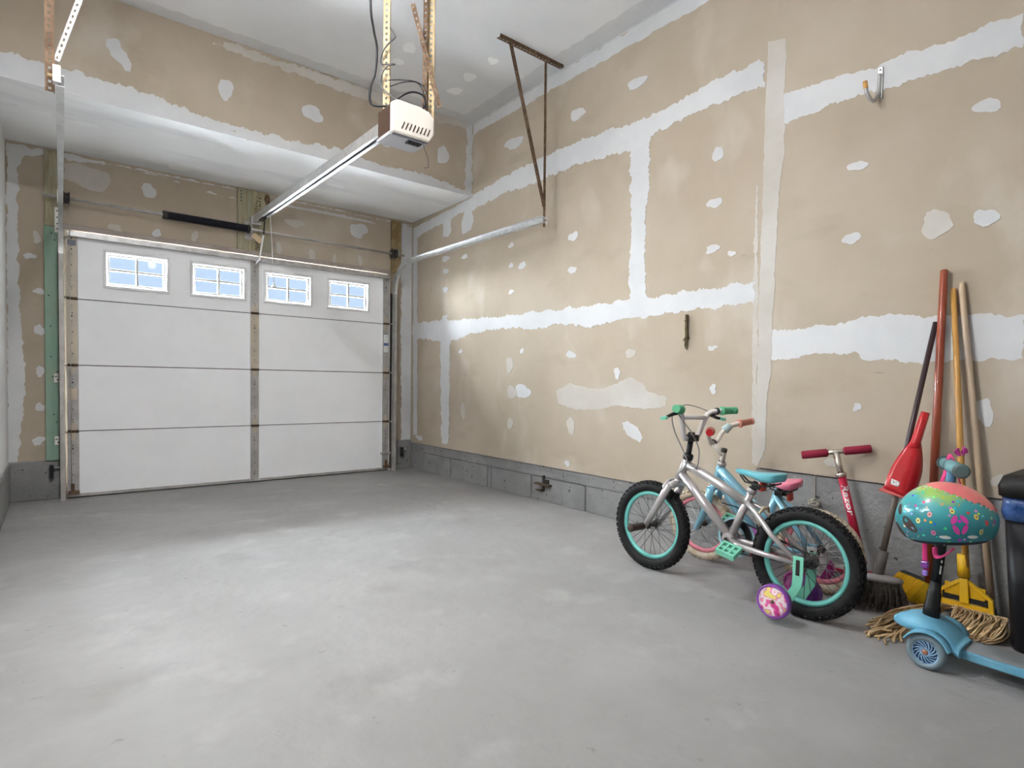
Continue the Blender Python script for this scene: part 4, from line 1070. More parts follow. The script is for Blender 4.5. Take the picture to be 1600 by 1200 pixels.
for s_ in (-1, 1):
    p0, p1 = Vector((0.150, s_*0.136, 0.764)), Vector((0.186, s_*0.199, 0.770))
    g_ = MB().tube([p0, p0+(p1-p0)*0.12, p0+(p1-p0)*0.14, p1], [0.024, 0.024, 0.0175, 0.0175], 14).build('grip', mat('coral_grip', (0.62, 0.25, 0.18), 0.5), b2)
    MB().tube([p1-(p1-p0)*0.04, p1+(p1-p0)*0.10], [0.0195, 0.0185], 14).build('grip_end', M_RED if s_ < 0 else MATS['coral_grip'], g_)
saddle(b2, 0.340, 0.540, 0.522, 0.068, M_PINKS, M_BLACK)
MB().tube([(0.420, 0, 0.455), (0.438, 0, 0.480)], 0.012, 10).build('seat_post', M_BLACK, b2)
rf = MB().box(0.478, 0.494, -0.02, 0.02, 0.425, 0.462).build('reflector', M_REDREF, b2, bevel=0.004)
MB().box(0.435, 0.478, -0.006, 0.006, 0.445, 0.456).build('reflector_stalk', M_BLACK, rf)
MB().lathe([(0.0, 0.040), (0.07, 0.040), (0.075, 0.045), (0.07, 0.050), (0.0, 0.050)], (0.33, 0, 0.195), (0, -1, 0), 28).build('chain_guard', mat('orchid_guard', (0.42, 0.12, 0.40), 0.4), b2)
MB().tube([(0.33, -0.058, 0.195), (0.40, -0.064, 0.235)], 0.009, 8).tube([(0.33, 0.050, 0.195), (0.26, 0.056, 0.155)], 0.009, 8).build('crank', M_GALV, b2)
pedal(b2, (0.405, -0.112, 0.240), M_MAG)
pedal(b2, (0.26, 0.108, 0.15), M_MAG)
training(b2, GR, -1, 0.070, 0.060, 0.125, mat('white_stay', (0.66, 0.64, 0.62), 0.4), M_MAG, M_PINKDISC)
training(b2, GR, 1, 0.070, 0.060, 0.125, MATS['white_stay'], M_MAG, M_PINKDISC)
wire('fender_wire', [(0.13, -0.03, 0.36), (0.17, -0.03, 0.355), (0.22, -0.03, 0.35), (0.26, -0.03, 0.33)], 0.0025, M_BLACK, b2)

# ------------------------------------------------------------------ red kick scooter against the wall
ks = thing('kick_scooter', 'red folding kick scooter with maroon foam grips leaning on the wall', 'scooter', (3.02, 1.16, 0))
M_RAZ = mat('scooter_red', (0.52, 0.012, 0.05), 0.3, 0.2, coat=0.4)
M_FOAM = mat('maroon_foam', (0.26, 0.010, 0.035), 0.85)
M_CHROME = mat('brushed_alloy', (0.75, 0.69, 0.60), 0.25, 0.85)
top, bot = Vector((3.068, 1.265, 0.655)), Vector((3.050, 1.118, 0.13))
dv = (bot-top).normalized()
col = MB().tube([top+dv*0.115, bot], 0.0195, 16).build('steering_column', M_RAZ, ks)
MB().tube([top, top+dv*0.125], 0.0155, 16).build('telescopic_post', M_CHROME, ks)
MB().lathe([(0.020, 0.0), (0.025, 0.002), (0.025, 0.020), (0.020, 0.022)], top+dv*0.105, dv, 16).build('collar_clamp', M_CHROME, ks)
tb = Vector((0.145, -0.29, 0.055)).normalized()
MB().tube([top-tb*0.09, top+tb*0.09], 0.0125, 14).build('cross_bar', M_CHROME, ks)
for s_ in (-1, 1):
    g0, g1 = top+tb*(s_*0.035), top+tb*(s_*0.155)
    MB().tube([g0, g0+(g1-g0)*0.05, g1-(g1-g0)*0.06, g1], [0.017, 0.0205, 0.0205, 0.017], 16).build('foam_grip', M_FOAM, ks)
MB().lathe([(0.0, -0.012), (0.040, -0.012), (0.050, -0.007), (0.050, 0.007), (0.040, 0.012), (0.0, 0.012)], (3.055, 1.085, 0.051), (1, 0, 0.05), 24).build('front_wheel', mat('red_urethane', (0.45, 0.03, 0.06), 0.4), ks)
MB().lathe([(0.0, -0.012), (0.040, -0.012), (0.050, -0.007), (0.050, 0.007), (0.040, 0.012), (0.0, 0.012)], (3.075, 1.66, 0.051), (1, 0, 0.05), 24).build('rear_wheel', MATS['red_urethane'], ks)
MB().bar((3.065, 1.19, 0.075), (3.073, 1.60, 0.075), 0.095, 0.022).build('deck', M_RAZ, ks, bevel=0.005)
MB().bar((3.065, 1.20, 0.0875), (3.073, 1.56, 0.0875), 0.080, 0.002).build('grip_tape', mat('pale_grip_tape', (0.55, 0.50, 0.48), 0.9), ks)
MB().tube([bot, (3.055, 1.13, 0.10), (3.062, 1.20, 0.080)], 0.016, 10).build('folding_joint', M_CHROME, ks)
MB().bar((3.035, 1.085, 0.05), (3.035, 1.11, 0.13), 0.03, 0.012, (0, 1, 0)).build('fork', M_CHROME, ks)
MB().tube([(3.075, 1.60, 0.085), (3.075, 1.66, 0.112), (3.075, 1.72, 0.08)], 0.018, 8, flat=0.4).build('rear_fender', M_CHROME, ks)
# lettering running down the column, on the side facing the room
def text_mesh(txt, size):
    c = bpy.data.curves.new('txt', 'FONT'); c.body = txt; c.size = size; c.extrude = 0.0008; c.align_x = 'CENTER'; c.align_y = 'CENTER'; c.shear = 0.15; c.offset = 0.0012
    o = bpy.data.objects.new('txt', c); COL.objects.link(o)
    dg = bpy.context.evaluated_depsgraph_get()
    me = bpy.data.meshes.new_from_object(o.evaluated_get(dg))
    bpy.data.objects.remove(o)
    return me
me = text_mesh('Razor', 0.062)
nv = Vector((-0.90, -0.42, 0)); nv = (nv-dv*nv.dot(dv)).normalized()
yv = nv.cross(dv).normalized()
c0 = top+dv*0.235
Mx = Matrix(((dv.x, yv.x, nv.x), (dv.y, yv.y, nv.y), (dv.z, yv.z, nv.z)))
for v in me.vertices:
    x, y, z = v.co
    y *= 0.62
    dep = math.sqrt(max(0.0, 0.0195**2-y*y))+0.0006+z   # wrapped round the tube
    v.co = c0+Mx @ Vector((x, y, dep))-Vector(ks.location)
me.materials.append(mat('white_print', (0.85, 0.80, 0.80), 0.5))
lo = bpy.data.objects.new('lettering', me); COL.objects.link(lo); lo.parent = ks
lo['label'] = 'white lettering Razor on the red column'

# ------------------------------------------------------------------ broom with dustpan
def lerp(a, b_, f): return Vector(a)+(Vector(b_)-Vector(a))*f
A, B = Vector((3.150, 0.886, 1.28)), Vector((2.835, 0.978, 0.165))
bm_ = thing('broom', 'black handled broom with dark fibre bristles and grey cap', 'broom', (2.83, 0.97, 0))
MB().tube([A, lerp(A, B, 0.94)], 0.0115, 12).build('handle', mat('dark_handle', (0.045, 0.025, 0.03), 0.35), bm_)
MB().tube([lerp(A, B, 0.62), lerp(A, B, 0.92)], 0.0135, 12).build('worn_sleeve', mat('brown_grey_sleeve', (0.13, 0.105, 0.085), 0.5), bm_)
hd = Vector((0.10, -0.15, -0.012)).normalized()
MB().tube([lerp(A, B, 0.915), B-Vector((0, 0, 0.012))], 0.022, 14).build('socket', mat('grey_socket', (0.14, 0.125, 0.115), 0.55), bm_)
hc = Vector((2.825, 0.965, 0.145))
MB().tube([hc-hd*0.085, hc-hd*0.05, hc, hc+hd*0.05, hc+hd*0.085], [0.016, 0.022, 0.024, 0.022, 0.014], 12, flat=0.75).build('head_cap', mat('grey_cap', (0.30, 0.28, 0.28), 0.5), bm_)
rr = random.Random(21)
b = MB()
fwd = Vector((-0.75, -0.5, 0)).normalized()
for k in range(620):
    u_ = rr.uniform(-1, 1)
    w_ = rr.uniform(-1, 1)
    p = hc+hd*(0.080*u_)+fwd*(0.014*w_)-Vector((0, 0, 0.008))
    e = Vector((hc.x, hc.y, 0.0))+hd*(0.118*u_+rr.uniform(-0.02, 0.02)-0.012)+fwd*(0.030*w_+rr.uniform(-0.012, 0.012))
    e.z = rr.uniform(0.004, 0.03)
    m_ = lerp(p, e, 0.5)+Vector((rr.uniform(-0.008, 0.008), rr.uniform(-0.008, 0.008), 0))
    b.tube([p, m_, e], [0.0018, 0.0016, 0.0010], 3, cap=False, smooth=False)
br_ = b.build('bristles', mat('dark_fibre', (0.030, 0.024, 0.02), 0.8, col2=(0.075, 0.06, 0.048), scale=60), bm_)
br_['kind'] = 'stuff'

dp = thing('dustpan', 'red plastic dustpan with a white sticker clipped on the broom handle', 'dustpan', (2.96, 0.93, 0.5))
# dustpan frame: down its own axis, broad face turned to the room
ax_ = (Vector((2.962, 0.962, 0.50))-Vector((3.045, 0.893, 0.865))).normalized()
nrm = Vector((-0.86, -0.5, 0)); nrm = (nrm-ax_*nrm.dot(ax_)).normalized()
sx = ax_.cross(nrm).normalized()
if sx.y < 0: sx = -sx                    # towards the door
o_ = Vector((3.045, 0.893, 0.865))+nrm*0.032
def dpP(a, l, n): return o_+sx*a+ax_*l+nrm*n
MB().tube([dpP(0, -0.005, 0), dpP(0, 0.05, 0), dpP(0, 0.13, 0.002), dpP(-0.002, 0.16, 0.003)], [0.0165, 0.018, 0.020, 0.025], 14).build('socket', M_RED, dp)
prof = []
V, F = [], []
rows = 14
for i in range(rows+1):
    f = i/rows
    l = 0.13+0.245*f
    wl_ = 0.018+(0.062-0.018)*math.sin(min(1, f*1.25)*PI/2)
    wr_ = 0.018+(0.058-0.018)*math.sin(min(1, f*1.6)*PI/2)
    dep = 0.010+0.024*math.sin(min(1, f*1.5)*PI/2)
    for k in range(9):
        t_ = k/8
        a = wl_-(wl_+wr_)*t_
        # raised crease two fifths across: a darker tray on one side, a swollen side panel on the other
        n_ = dep*(0.25+0.75*min(1, t_/0.55)) if t_ < 0.55 else dep*(1-((t_-0.55)/0.45)**2*0.85)
        V.append(dpP(a, l+0.018*(t_-0.4)*f, n_))
n9 = 9
for i in range(rows):
    for k in range(8):
        F.append((i*n9+k, i*n9+k+1, (i+1)*n9+k+1, (i+1)*n9+k))
pan = MB().add(V, F, True).build('pan', M_RED, dp)
so = pan.modifiers.new('thickness', 'SOLIDIFY'); so.thickness = 0.004; so.offset = -1
MB().add([dpP(0.078, 0.382, 0.005), dpP(-0.012, 0.385, 0.036), dpP(-0.030, 0.365, 0.034), dpP(0.056, 0.352, 0.010), dpP(0.078, 0.386, 0.001), dpP(-0.012, 0.389, 0.030), dpP(-0.030, 0.369, 0.028), dpP(0.056, 0.356, 0.005)],
         [(0, 1, 2, 3), (7, 6, 5, 4), (0, 4, 5, 1), (1, 5, 6, 2), (2, 6, 7, 3), (3, 7, 4, 0)]).build('lip', mat('faded_red_lip', (0.72, 0.15, 0.14), 0.45), dp, bevel=0.001)
q0 = [dpP(0.046, 0.318, 0.0205), dpP(0.016, 0.322, 0.0330), dpP(0.016, 0.346, 0.0335), dpP(0.046, 0.342, 0.0210)]
MB().add(q0+[p-nrm*0.001 for p in q0], [(0, 1, 2, 3), (7, 6, 5, 4), (0, 4, 5, 1), (1, 5, 6, 2), (2, 6, 7, 3), (3, 7, 4, 0)]).build('sticker', mat('white_sticker', (0.82, 0.80, 0.78), 0.5, col2=(0.25, 0.25, 0.24), scale=120, lo=0.52, hi=0.58), dp)

# ------------------------------------------------------------------ push broom, mop, pole
pb_ = thing('push_broom', 'yellow bristled push broom on a tall red-brown wooden handle', 'broom', (3.07, 0.93, 0))
M_REDW = mat('red_stained_wood', (0.36, 0.075, 0.03), 0.35, col2=(0.24, 0.04, 0.02), scale=5, stretch=(3, 3, 0.5), coat=0.3)
P0, P1 = Vector((3.138, 0.858, 1.508)), Vector((3.115, 0.868, 0.095))
MB().tube([P0+Vector((0, 0, 0.006)), P0, lerp(P0, P1, 0.5), P1], [0.010, 0.0155, 0.0175, 0.0165], 14).build('handle', M_REDW, pb_)
pa, pc = Vector((3.130, 0.985, 0.108)), Vector((3.120, 0.810, 0.072))
MB().bar(pa, pc, 0.050, 0.026).build('head_block', mat('black_block', (0.03, 0.03, 0.032), 0.5), pb_, bevel=0.004)
b = MB()
rr = random.Random(33)
for k in range(26):
    for j in range(4):
        p = lerp(pa, pc, (k+0.5)/26)+Vector((-0.024, 0, 0.010-0.0065*j))
        for q in range(4):
            e = p+Vector((-0.070+rr.uniform(-0.010, 0.010), 0.022+rr.uniform(-0.010, 0.010), -0.050-0.004*j+rr.uniform(-0.006, 0.006)))
            e.z = max(0.003, e.z)
            b.tube([p+Vector((0, rr.uniform(-0.003, 0.003), rr.uniform(-0.002, 0.002))), e], [0.0028, 0.0022], 3, cap=False, smooth=False)
br_ = b.build('bristles', mat('yellow_bristle', (0.80, 0.52, 0.03), 0.5), pb_)
br_['kind'] = 'stuff'

mp_ = thing('string_mop', 'wooden handled string mop in a yellow clamp with beige looped strands', 'mop', (3.04, 0.72, 0))
M_YEL = mat('yellow_clamp_plastic', (0.80, 0.47, 0.015), 0.35, coat=0.2)
M_HON = mat('honey_wood', (0.62, 0.34, 0.09), 0.35, col2=(0.50, 0.25, 0.06), scale=6, stretch=(3, 3, 0.5), coat=0.3)
H0, H1 = Vector((3.148, 0.824, 1.425)), Vector((3.062, 0.722, 0.215))
MB().tube([H0, lerp(H0, H1, 0.5), H1], [0.011, 0.0130, 0.0130], 12).build('handle', M_HON, mp_)
cu = Vector((0.06, -0.998, -0.02)).normalized()      # clamp width, parallel to the wall
cw = (H0-H1).normalized()
co = Vector((3.052, 0.712, 0.0))
def cP(a, b_): return co+cu*a+Vector((0.07*b_, 0.09*b_, b_))
MB().tube([cP(0, 0.265), cP(0, 0.17)], [0.021, 0.023], 14).build('clamp_socket', M_YEL, mp_)
cl = MB()
cl.bar(cP(0, 0.165), cP(-0.088, 0.095), 0.016, 0.020, (1, 0, 0))
cl.bar(cP(0, 0.165), cP(0.088, 0.095), 0.016, 0.020, (1, 0, 0))
cl.bar(cP(-0.088, 0.100), cP(-0.088, 0.022), 0.018, 0.022, (1, 0, 0)).bar(cP(0.088, 0.100), cP(0.088, 0.022), 0.018, 0.022, (1, 0, 0))
cl.build('clamp_yoke', M_YEL, mp_, bevel=0.003)
MB().bar(cP(-0.070, 0.112), cP(0.070, 0.112), 0.006, 0.050, (0, 0, 1)).build('clamp_web', M_YEL, mp_)
MB().bar(cP(0, 0.168), cP(0, 0.06), 0.034, 0.030, (1, 0, 0)).build('clamp_spine', M_YEL, mp_, bevel=0.004)
MB().bar(cP(-0.082, 0.048), cP(0.082, 0.048), 0.014, 0.030, (0, 0, 1)).build('clamp_gate', M_YEL, mp_, bevel=0.003)
MB().bar(cP(-0.078, 0.076), cP(0.078, 0.076), 0.010, 0.016, (0, 0, 1)).build('clamp_slot', M_HOLE, mp_)
M_STRAND = mat('beige_cotton', (0.55, 0.37, 0.20), 0.9, col2=(0.66, 0.48, 0.28), scale=40)
b = MB()
rr = random.Random(12)
def spline(P, n=7):
    out = []
    for i in range(len(P)-1):
        p0, p1, p2, p3 = P[max(0, i-1)], P[i], P[i+1], P[min(len(P)-1, i+2)]
        for k in range(n):
            f = k/n
            out.append(0.5*((2*p1)+(p2-p0)*f+(2*p0-5*p1+4*p2-p3)*f*f+(3*p1-p0-3*p2+p3)*f**3))
    return out+[P[-1]]
for k in range(84):          # looped half of the mop lying to the front right
    u_ = k/83
    a = cP(-0.05+0.13*u_, 0.035)
    y0 = 0.735-0.175*u_
    lay = rr.uniform(0.008, 0.062)
    P = [a, Vector((2.985+rr.uniform(-0.01, 0.01), y0+0.005, lay*0.6+0.022)), Vector((2.90+rr.uniform(-0.015, 0.015), y0-0.012+rr.uniform(-0.012, 0.012), lay*0.8+0.016)),
         Vector((2.835+rr.uniform(-0.02, 0.02), y0-0.008+rr.uniform(-0.015, 0.015), lay*0.7+0.006)), Vector((2.805+rr.uniform(-0.02, 0.02), y0+0.012, max(0.006, lay*0.35))),
         Vector((2.85, y0+0.030, max(0.006, lay*0.3))), Vector((2.95, y0+0.03, max(0.006, lay*0.3)))]
    b.tube(spline(P), 0.0034, 5)
for k in range(64):          # loose ends spread to the left, past the scooter
    u_ = rr.random()
    a = cP(-0.075+0.05*u_, 0.035)
    ey = 0.80+0.12*rr.random()
    ex = 2.74-0.20*rr.random()
    lay = rr.uniform(0.006, 0.060)
    m1 = Vector((2.95, 0.775+0.02*u_, lay*0.7+0.02)); m2 = Vector((2.82+rr.uniform(-0.03, 0.03), 0.80+rr.uniform(-0.03, 0.035), lay+0.012))
    e = Vector((ex, ey, max(0.005, lay*0.6)))
    m3 = lerp(m2, e, 0.5)+Vector((rr.uniform(-0.02, 0.02), rr.uniform(-0.02, 0.02), rr.uniform(0.0, 0.015)))
    b.tube(spline([a, m1, m2, m3, e, e+Vector((rr.uniform(-0.03, 0.03), rr.uniform(-0.02, 0.03), -e.z*0.3))]), 0.0044, 5)
for k in range(16):
    ex, ey = rr.uniform(2.50, 2.60), rr.uniform(0.80, 0.90)
    z_ = rr.uniform(0.005, 0.025)
    b.tube(spline([Vector((2.74, 0.83, z_+0.02)), Vector((2.66+rr.uniform(-0.02, 0.02), 0.82+rr.uniform(-0.02, 0.03), z_+0.008)), Vector((ex, ey, z_)), Vector((ex-0.04, ey+rr.uniform(-0.02, 0.03), 0.006))]), 0.0042, 5)
sr = b.build('strands', M_STRAND, mp_)
sr['kind'] = 'stuff'

po = thing('broom_pole', 'pale bare wooden broom pole leaning on the wall beside the black bin', 'pole', (3.10, 0.63, 0))
Q0, Q1 = Vector((3.148, 0.796, 1.452)), Vector((3.105, 0.632, 0.005))
M_PALE = mat('pale_wood', (0.56, 0.42, 0.28), 0.5, col2=(0.38, 0.30, 0.24), scale=3, stretch=(2, 2, 0.6))
MB().tube([Q0, lerp(Q0, Q1, 0.02), lerp(Q0, Q1, 0.5), Q1], [0.009, 0.0125, 0.0135, 0.014], 12).build('shaft', M_PALE, po)
MB().tube([lerp(Q0, Q1, 0.965), Q1], 0.0143, 12).build('dark_end', M_DARK, po)

# ------------------------------------------------------------------ three wheeled scooter
M_CYAN = mat('sky_blue_plastic', (0.12, 0.38, 0.55), 0.4, col2=(0.17, 0.44, 0.59), scale=12)
M_WHEELB = mat('blue_grey_tyre', (0.16, 0.22, 0.25), 0.55)
sc = thing('toddler_scooter', 'light blue three wheeled child scooter with a black post', 'scooter', (2.47, 0.66, 0))
for nm, x in (('near', 2.378), ('far', 2.575)):
    c = Vector((x, 0.662, 0.061))
    ax = (-1, 0.06, 0)
    wv = MB().lathe([(0.040, -0.014), (0.052, -0.015), (0.060, -0.009), (0.061, 0.0), (0.060, 0.009), (0.052, 0.015), (0.040, 0.014)], c, ax, 40, True, True).build('front_wheel', M_WHEELB, sc)
    b = MB()
    a_ = Vector(ax).normalized(); u_, v_ = frame_of(a_)
    b.ring(c+a_*0.011, a_, 0.040, 0.003, 32, 6).ring(c+a_*0.011, a_, 0.013, 0.003, 20, 6)
    for k in range(16):
        t0 = 2*PI*k/16
        pts = []
        for j in range(4):
            f = j/3
            r_ = 0.013+0.027*f; t1 = t0+0.75*f
            pts.append(c+a_*0.011+u_*(r_*math.cos(t1))+v_*(r_*math.sin(t1)))
        b.tube(pts, 0.0022, 5)
    b.build('swirl_spokes', mat('pale_blue_spokes', (0.24, 0.42, 0.62), 0.4), wv)
    MB().lathe([(0.040, -0.006), (0.0, -0.006)], c, a_, 24).lathe([(0.040, 0.004), (0.0, 0.004)], c, a_, 24).build('hub_disc', mat('navy_hub', (0.05, 0.10, 0.19), 0.5), wv)
    MB().lathe([(0.010, 0.006), (0.010, 0.014), (0.006, 0.017), (0.0, 0.017)], c, a_, 14).build('axle_cap', mat('copper_cap', (0.50, 0.25, 0.17), 0.4, 0.5), wv)
MB().cyl((2.39, 0.662, 0.061), (2.57, 0.662, 0.061), 0.007, n=8).build('axle', M_GALV, sc)
# front body: lofted hump
V, F = [], []
secs_ = [(0.790, 0.020, 0.105, 0.128), (0.765, 0.050, 0.098, 0.150), (0.725, 0.078, 0.100, 0.164), (0.680, 0.080, 0.098, 0.168), (0.640, 0.080, 0.082, 0.155), (0.605, 0.082, 0.062, 0.120), (0.575, 0.082, 0.056, 0.092)]
K = 12
for (y, hw, zb, zt) in secs_:
    for k in range(K):
        a = 2*PI*k/K
        ca, sa = math.cos(a), math.sin(a)
        V.append((2.475+hw*math.copysign(abs(ca)**0.6, ca), y, (zb+zt)/2+(zt-zb)/2*math.copysign(abs(sa)**0.7, sa)))
for i in range(len(secs_)-1):
    for k in range(K):
        F.append((i*K+k, i*K+(k+1) % K, (i+1)*K+(k+1) % K, (i+1)*K+k))
F.append(tuple(range(K))); F.append(tuple((len(secs_)-1)*K+k for k in reversed(range(K))))
MB().add(V, F, True).build('front_body', M_CYAN, sc, sub=1)
for s_ in (-1, 1):       # mudguards
    b = MB()
    V, F = [], []
    for i in range(9):
        a = R(25+i*17)
        for x in (-0.022, 0.022):
            for r_ in (0.068, 0.074):
                V.append((2.4765+s_*0.0985+x, 0.662-r_*math.cos(a)*-1, 0.061+r_*math.sin(a)))
    for i in range(8):
        o4 = i*4
        for q in ((0, 1, 5, 4), (1, 3, 7, 5), (3, 2, 6, 7), (2, 0, 4, 6)):
            F.append(tuple(o4+j for j in q))
    b.add(V, F, True).build('mudguard', M_CYAN, sc)
dk = [(0.058, 0.0), (0.066, -0.04), (0.072, -0.12), (0.070, -0.30), (0.056, -0.40), (0.03, -0.445), (-0.03, -0.445), (-0.056, -0.40), (-0.070, -0.30), (-0.072, -0.12), (-0.066, -0.04), (-0.058, 0.0)]
MB().prism(dk, (2.505, 0.595, 0.048), (1, 0, 0), (0, 1, 0), 0.030).build('deck', M_CYAN, sc, bevel=0.006)
MB().prism([(a*0.86, b_*0.95-0.012) for a, b_ in dk], (2.505, 0.595, 0.0781), (1, 0, 0), (0, 1, 0), 0.002).build('deck_mat', mat('grey_deck_mat', (0.27, 0.29, 0.30), 0.8), sc)
MB().lathe([(0.0, -0.018), (0.032, -0.018), (0.040, -0.012), (0.040, 0.012), (0.032, 0.018), (0.0, 0.018)], (2.505, 0.195, 0.0405), (1, 0, 0), 28).build('rear_wheel', M_WHEELB, sc)
MB().tube([(2.505, 0.225, 0.085), (2.505, 0.180, 0.090), (2.505, 0.142, 0.065)], 0.028, 10, flat=0.25).build('rear_brake', M_CYAN, sc)
S0, S1 = Vector((2.475, 0.680, 0.150)), Vector((2.462, 0.628, 0.705))
MB().tube([S0, lerp(S0, S1, 0.08), lerp(S0, S1, 0.09), lerp(S0, S1, 0.17), lerp(S0, S1, 0.18), lerp(S0, S1, 0.25)], [0.027, 0.026, 0.023, 0.022, 0.019, 0.017], 16).build('post_base', M_BLACK, sc)
MB().tube([lerp(S0, S1, 0.2), lerp(S0, S1, 0.80)], 0.0165, 14).build('post', M_BLACK, sc)
MB().tube([lerp(S0, S1, 0.80), S1], 0.0150, 14).build('upper_post', mat('deep_blue_post', (0.06, 0.20, 0.33), 0.4), sc)
hv = Vector((0.905, 0.425, 0.0)).normalized()
M_TEALG = mat('dusty_teal_grip', (0.16, 0.34, 0.36), 0.6)
MB().tube([S1-hv*0.035, S1+hv*0.035], 0.021, 14).build('bar_joint', M_TEALG, sc)
for s_ in (-1, 1):
    g0, g1 = S1+hv*(s_*0.03), S1+hv*(s_*0.115)
    g_ = MB().tube([g0, lerp(g0, g1, 0.06), lerp(g0, g1, 0.12), g1], [0.023, 0.023, 0.0185, 0.0195], 14).build('grip', M_TEALG, sc)
    MB().tube([g1, g1+hv*(s_*0.012), g1+hv*(s_*0.016)], [0.025, 0.025, 0.018], 14).build('grip_end', mat('slate_grip_end', (0.10, 0.16, 0.16), 0.6), g_)
rr = random.Random(4)
for k in range(7):
    MB().sphere(lerp(S0, S1, rr.uniform(0.30, 0.52))+Vector((-0.012, -0.0115, 0)), 0.006, 8, 5, (0.5, 0.5, 1)).build('chipped_sticker', M_PLATE, sc)

# ------------------------------------------------------------------ helmet hanging on the scooter handle
hm = thing('bicycle_helmet', 'flowered teal and coral child helmet hanging on the scooter handlebar', 'helmet', (2.30, 0.60, 0.45))
HC = Vector((2.315, 0.606, 0.549))
hx = Vector((-0.30, 0.955, 0)).normalized()     # long axis; the rear of the helmet is towards the bin
hy = Vector((-hx.y, hx.x, 0))                   # towards the room
tl = Matrix.Rotation(R(8), 3, hy)
PHM = R(130)
def hD(th, ph):
    a = ph*PHM
    return Vector((math.sin(a)*math.cos(th), math.sin(a)*math.sin(th), math.cos(a)))
def hP(th, ph, k=1.0):
    """th around, ph 0 at the crown .. 1 at the rim"""
    d_ = hD(th, ph)
    x, y, z = d_
    ex = 0.140*(1.0-0.08*max(0, z))
    return HC+tl @ (hx*(ex*x*k)+hy*(0.112*y*k)+Vector((0, 0, 0.118*z*k)))
CAP = Vector((-0.50, -0.20, 0.84)).normalized()
def is_cap(th, ph): return hD(th, ph).dot(CAP) > 0.60
def shell(ph0, ph1, k, nth=64, nph=26, sel=None):
    b = MB(); V, F = [], []
    for i in range(nph+1):
        for j in range(nth):
            V.append(hP(2*PI*j/nth, ph0+(ph1-ph0)*i/nph, k))
    for i in range(nph):
        for j in range(nth):
            if sel is None or sel(2*PI*(j+0.5)/nth, ph0+(ph1-ph0)*(i+0.5)/nph):
                F.append((i*nth+j, (i+1)*nth+j, (i+1)*nth+(j+1) % nth, i*nth+(j+1) % nth))
    return b.add(V, F, True)
def helmet_mat():
    m = bpy.data.materials.new('flower_print'); m.use_nodes = True
    nt = m.node_tree; b = nt.nodes['Principled BSDF']
    b.inputs['Roughness'].default_value = 0.3; b.inputs['Coat Weight'].default_value = 0.4
    tc = nt.nodes.new('ShaderNodeTexCoord')
    sp = nt.nodes.new('ShaderNodeSeparateXYZ'); nt.links.new(tc.outputs['Object'], sp.inputs[0])
    n = nt.nodes.new('ShaderNodeTexNoise'); n.inputs['Scale'].default_value = 9; nt.links.new(tc.outputs['Object'], n.inputs['Vector'])
    ad = nt.nodes.new('ShaderNodeMath'); ad.operation = 'MULTIPLY_ADD'; ad.inputs[1].default_value = 0.12
    nt.links.new(n.outputs['Fac'], ad.inputs[0]); nt.links.new(sp.outputs['Z'], ad.inputs[2])
    mr = nt.nodes.new('ShaderNodeMapRange'); mr.inputs['From Min'].default_value = 0.10; mr.inputs['From Max'].default_value = 0.27
    nt.links.new(ad.outputs[0], mr.inputs['Value'])
    r = nt.nodes.new('ShaderNodeValToRGB'); cr = r.color_ramp
    cols = [(0.0, (0.02, 0.20, 0.24)), (0.45, (0.03, 0.30, 0.33)), (0.70, (0.06, 0.38, 0.40)), (0.9, (0.34, 0.55, 0.10)), (1.0, (0.12, 0.45, 0.50))]
    while len(cr.elements) < len(cols): cr.elements.new(0.5)
    for e, (p, c) in zip(cr.elements, cols): e.position = p; e.color = (*c, 1)
    nt.links.new(mr.outputs['Result'], r.inputs['Fac'])
    v = nt.nodes.new('ShaderNodeTexVoronoi'); v.inputs['Scale'].default_value = 52
    nt.links.new(tc.outputs['Object'], v.inputs['Vector'])
    lt = nt.nodes.new('ShaderNodeMath'); lt.operation = 'LESS_THAN'; lt.inputs[1].default_value = 0.24
    nt.links.new(v.outputs['Distance'], lt.inputs[0])
    hs_ = nt.nodes.new('ShaderNodeHueSaturation'); hs_.inputs['Saturation'].default_value = 1.3; hs_.inputs['Value'].default_value = 0.9
    nt.links.new(v.outputs['Color'], hs_.inputs['Color'])
    mx = nt.nodes.new('ShaderNodeMix'); mx.data_type = 'RGBA'
    nt.links.new(lt.outputs[0], mx.inputs['Factor']); nt.links.new(r.outputs['Color'], mx.inputs['A']); nt.links.new(hs_.outputs['Color'], mx.inputs['B'])
    nt.links.new(mx.outputs['Result'], b.inputs['Base Color'])
    return m
shell(0.0, 0.93, 1.0).build('shell', helmet_mat(), hm)
shell(0.0, 0.93, 1.014, sel=is_cap).build('coral_crown', mat('coral_shell', (0.85, 0.27, 0.21), 0.35, col2=(0.80, 0.18, 0.20), scale=8, coat=0.3), hm)
shell(0.0, 1.0, 0.955, 40, 12).build('foam_liner', mat('dark_liner', (0.03, 0.035, 0.05), 0.8), hm)
def decal(th, ph, dth, dph, rot, n=14, k=1.008):
    c, s_ = math.cos(rot), math.sin(rot)
    P = [hP(th, ph, k)]
    for j in range(n):
        a = 2*PI*j/n
        x, y = dth*math.cos(a), dph*math.sin(a)
        P.append(hP(th+c*x-s_*y, ph+s_*x+c*y, k))
    return P, [(0, 1+j, 1+(j+1) % n) for j in range(n)]
M_BFLY = mat('butterfly_pink', (0.68, 0.06, 0.36), 0.4)
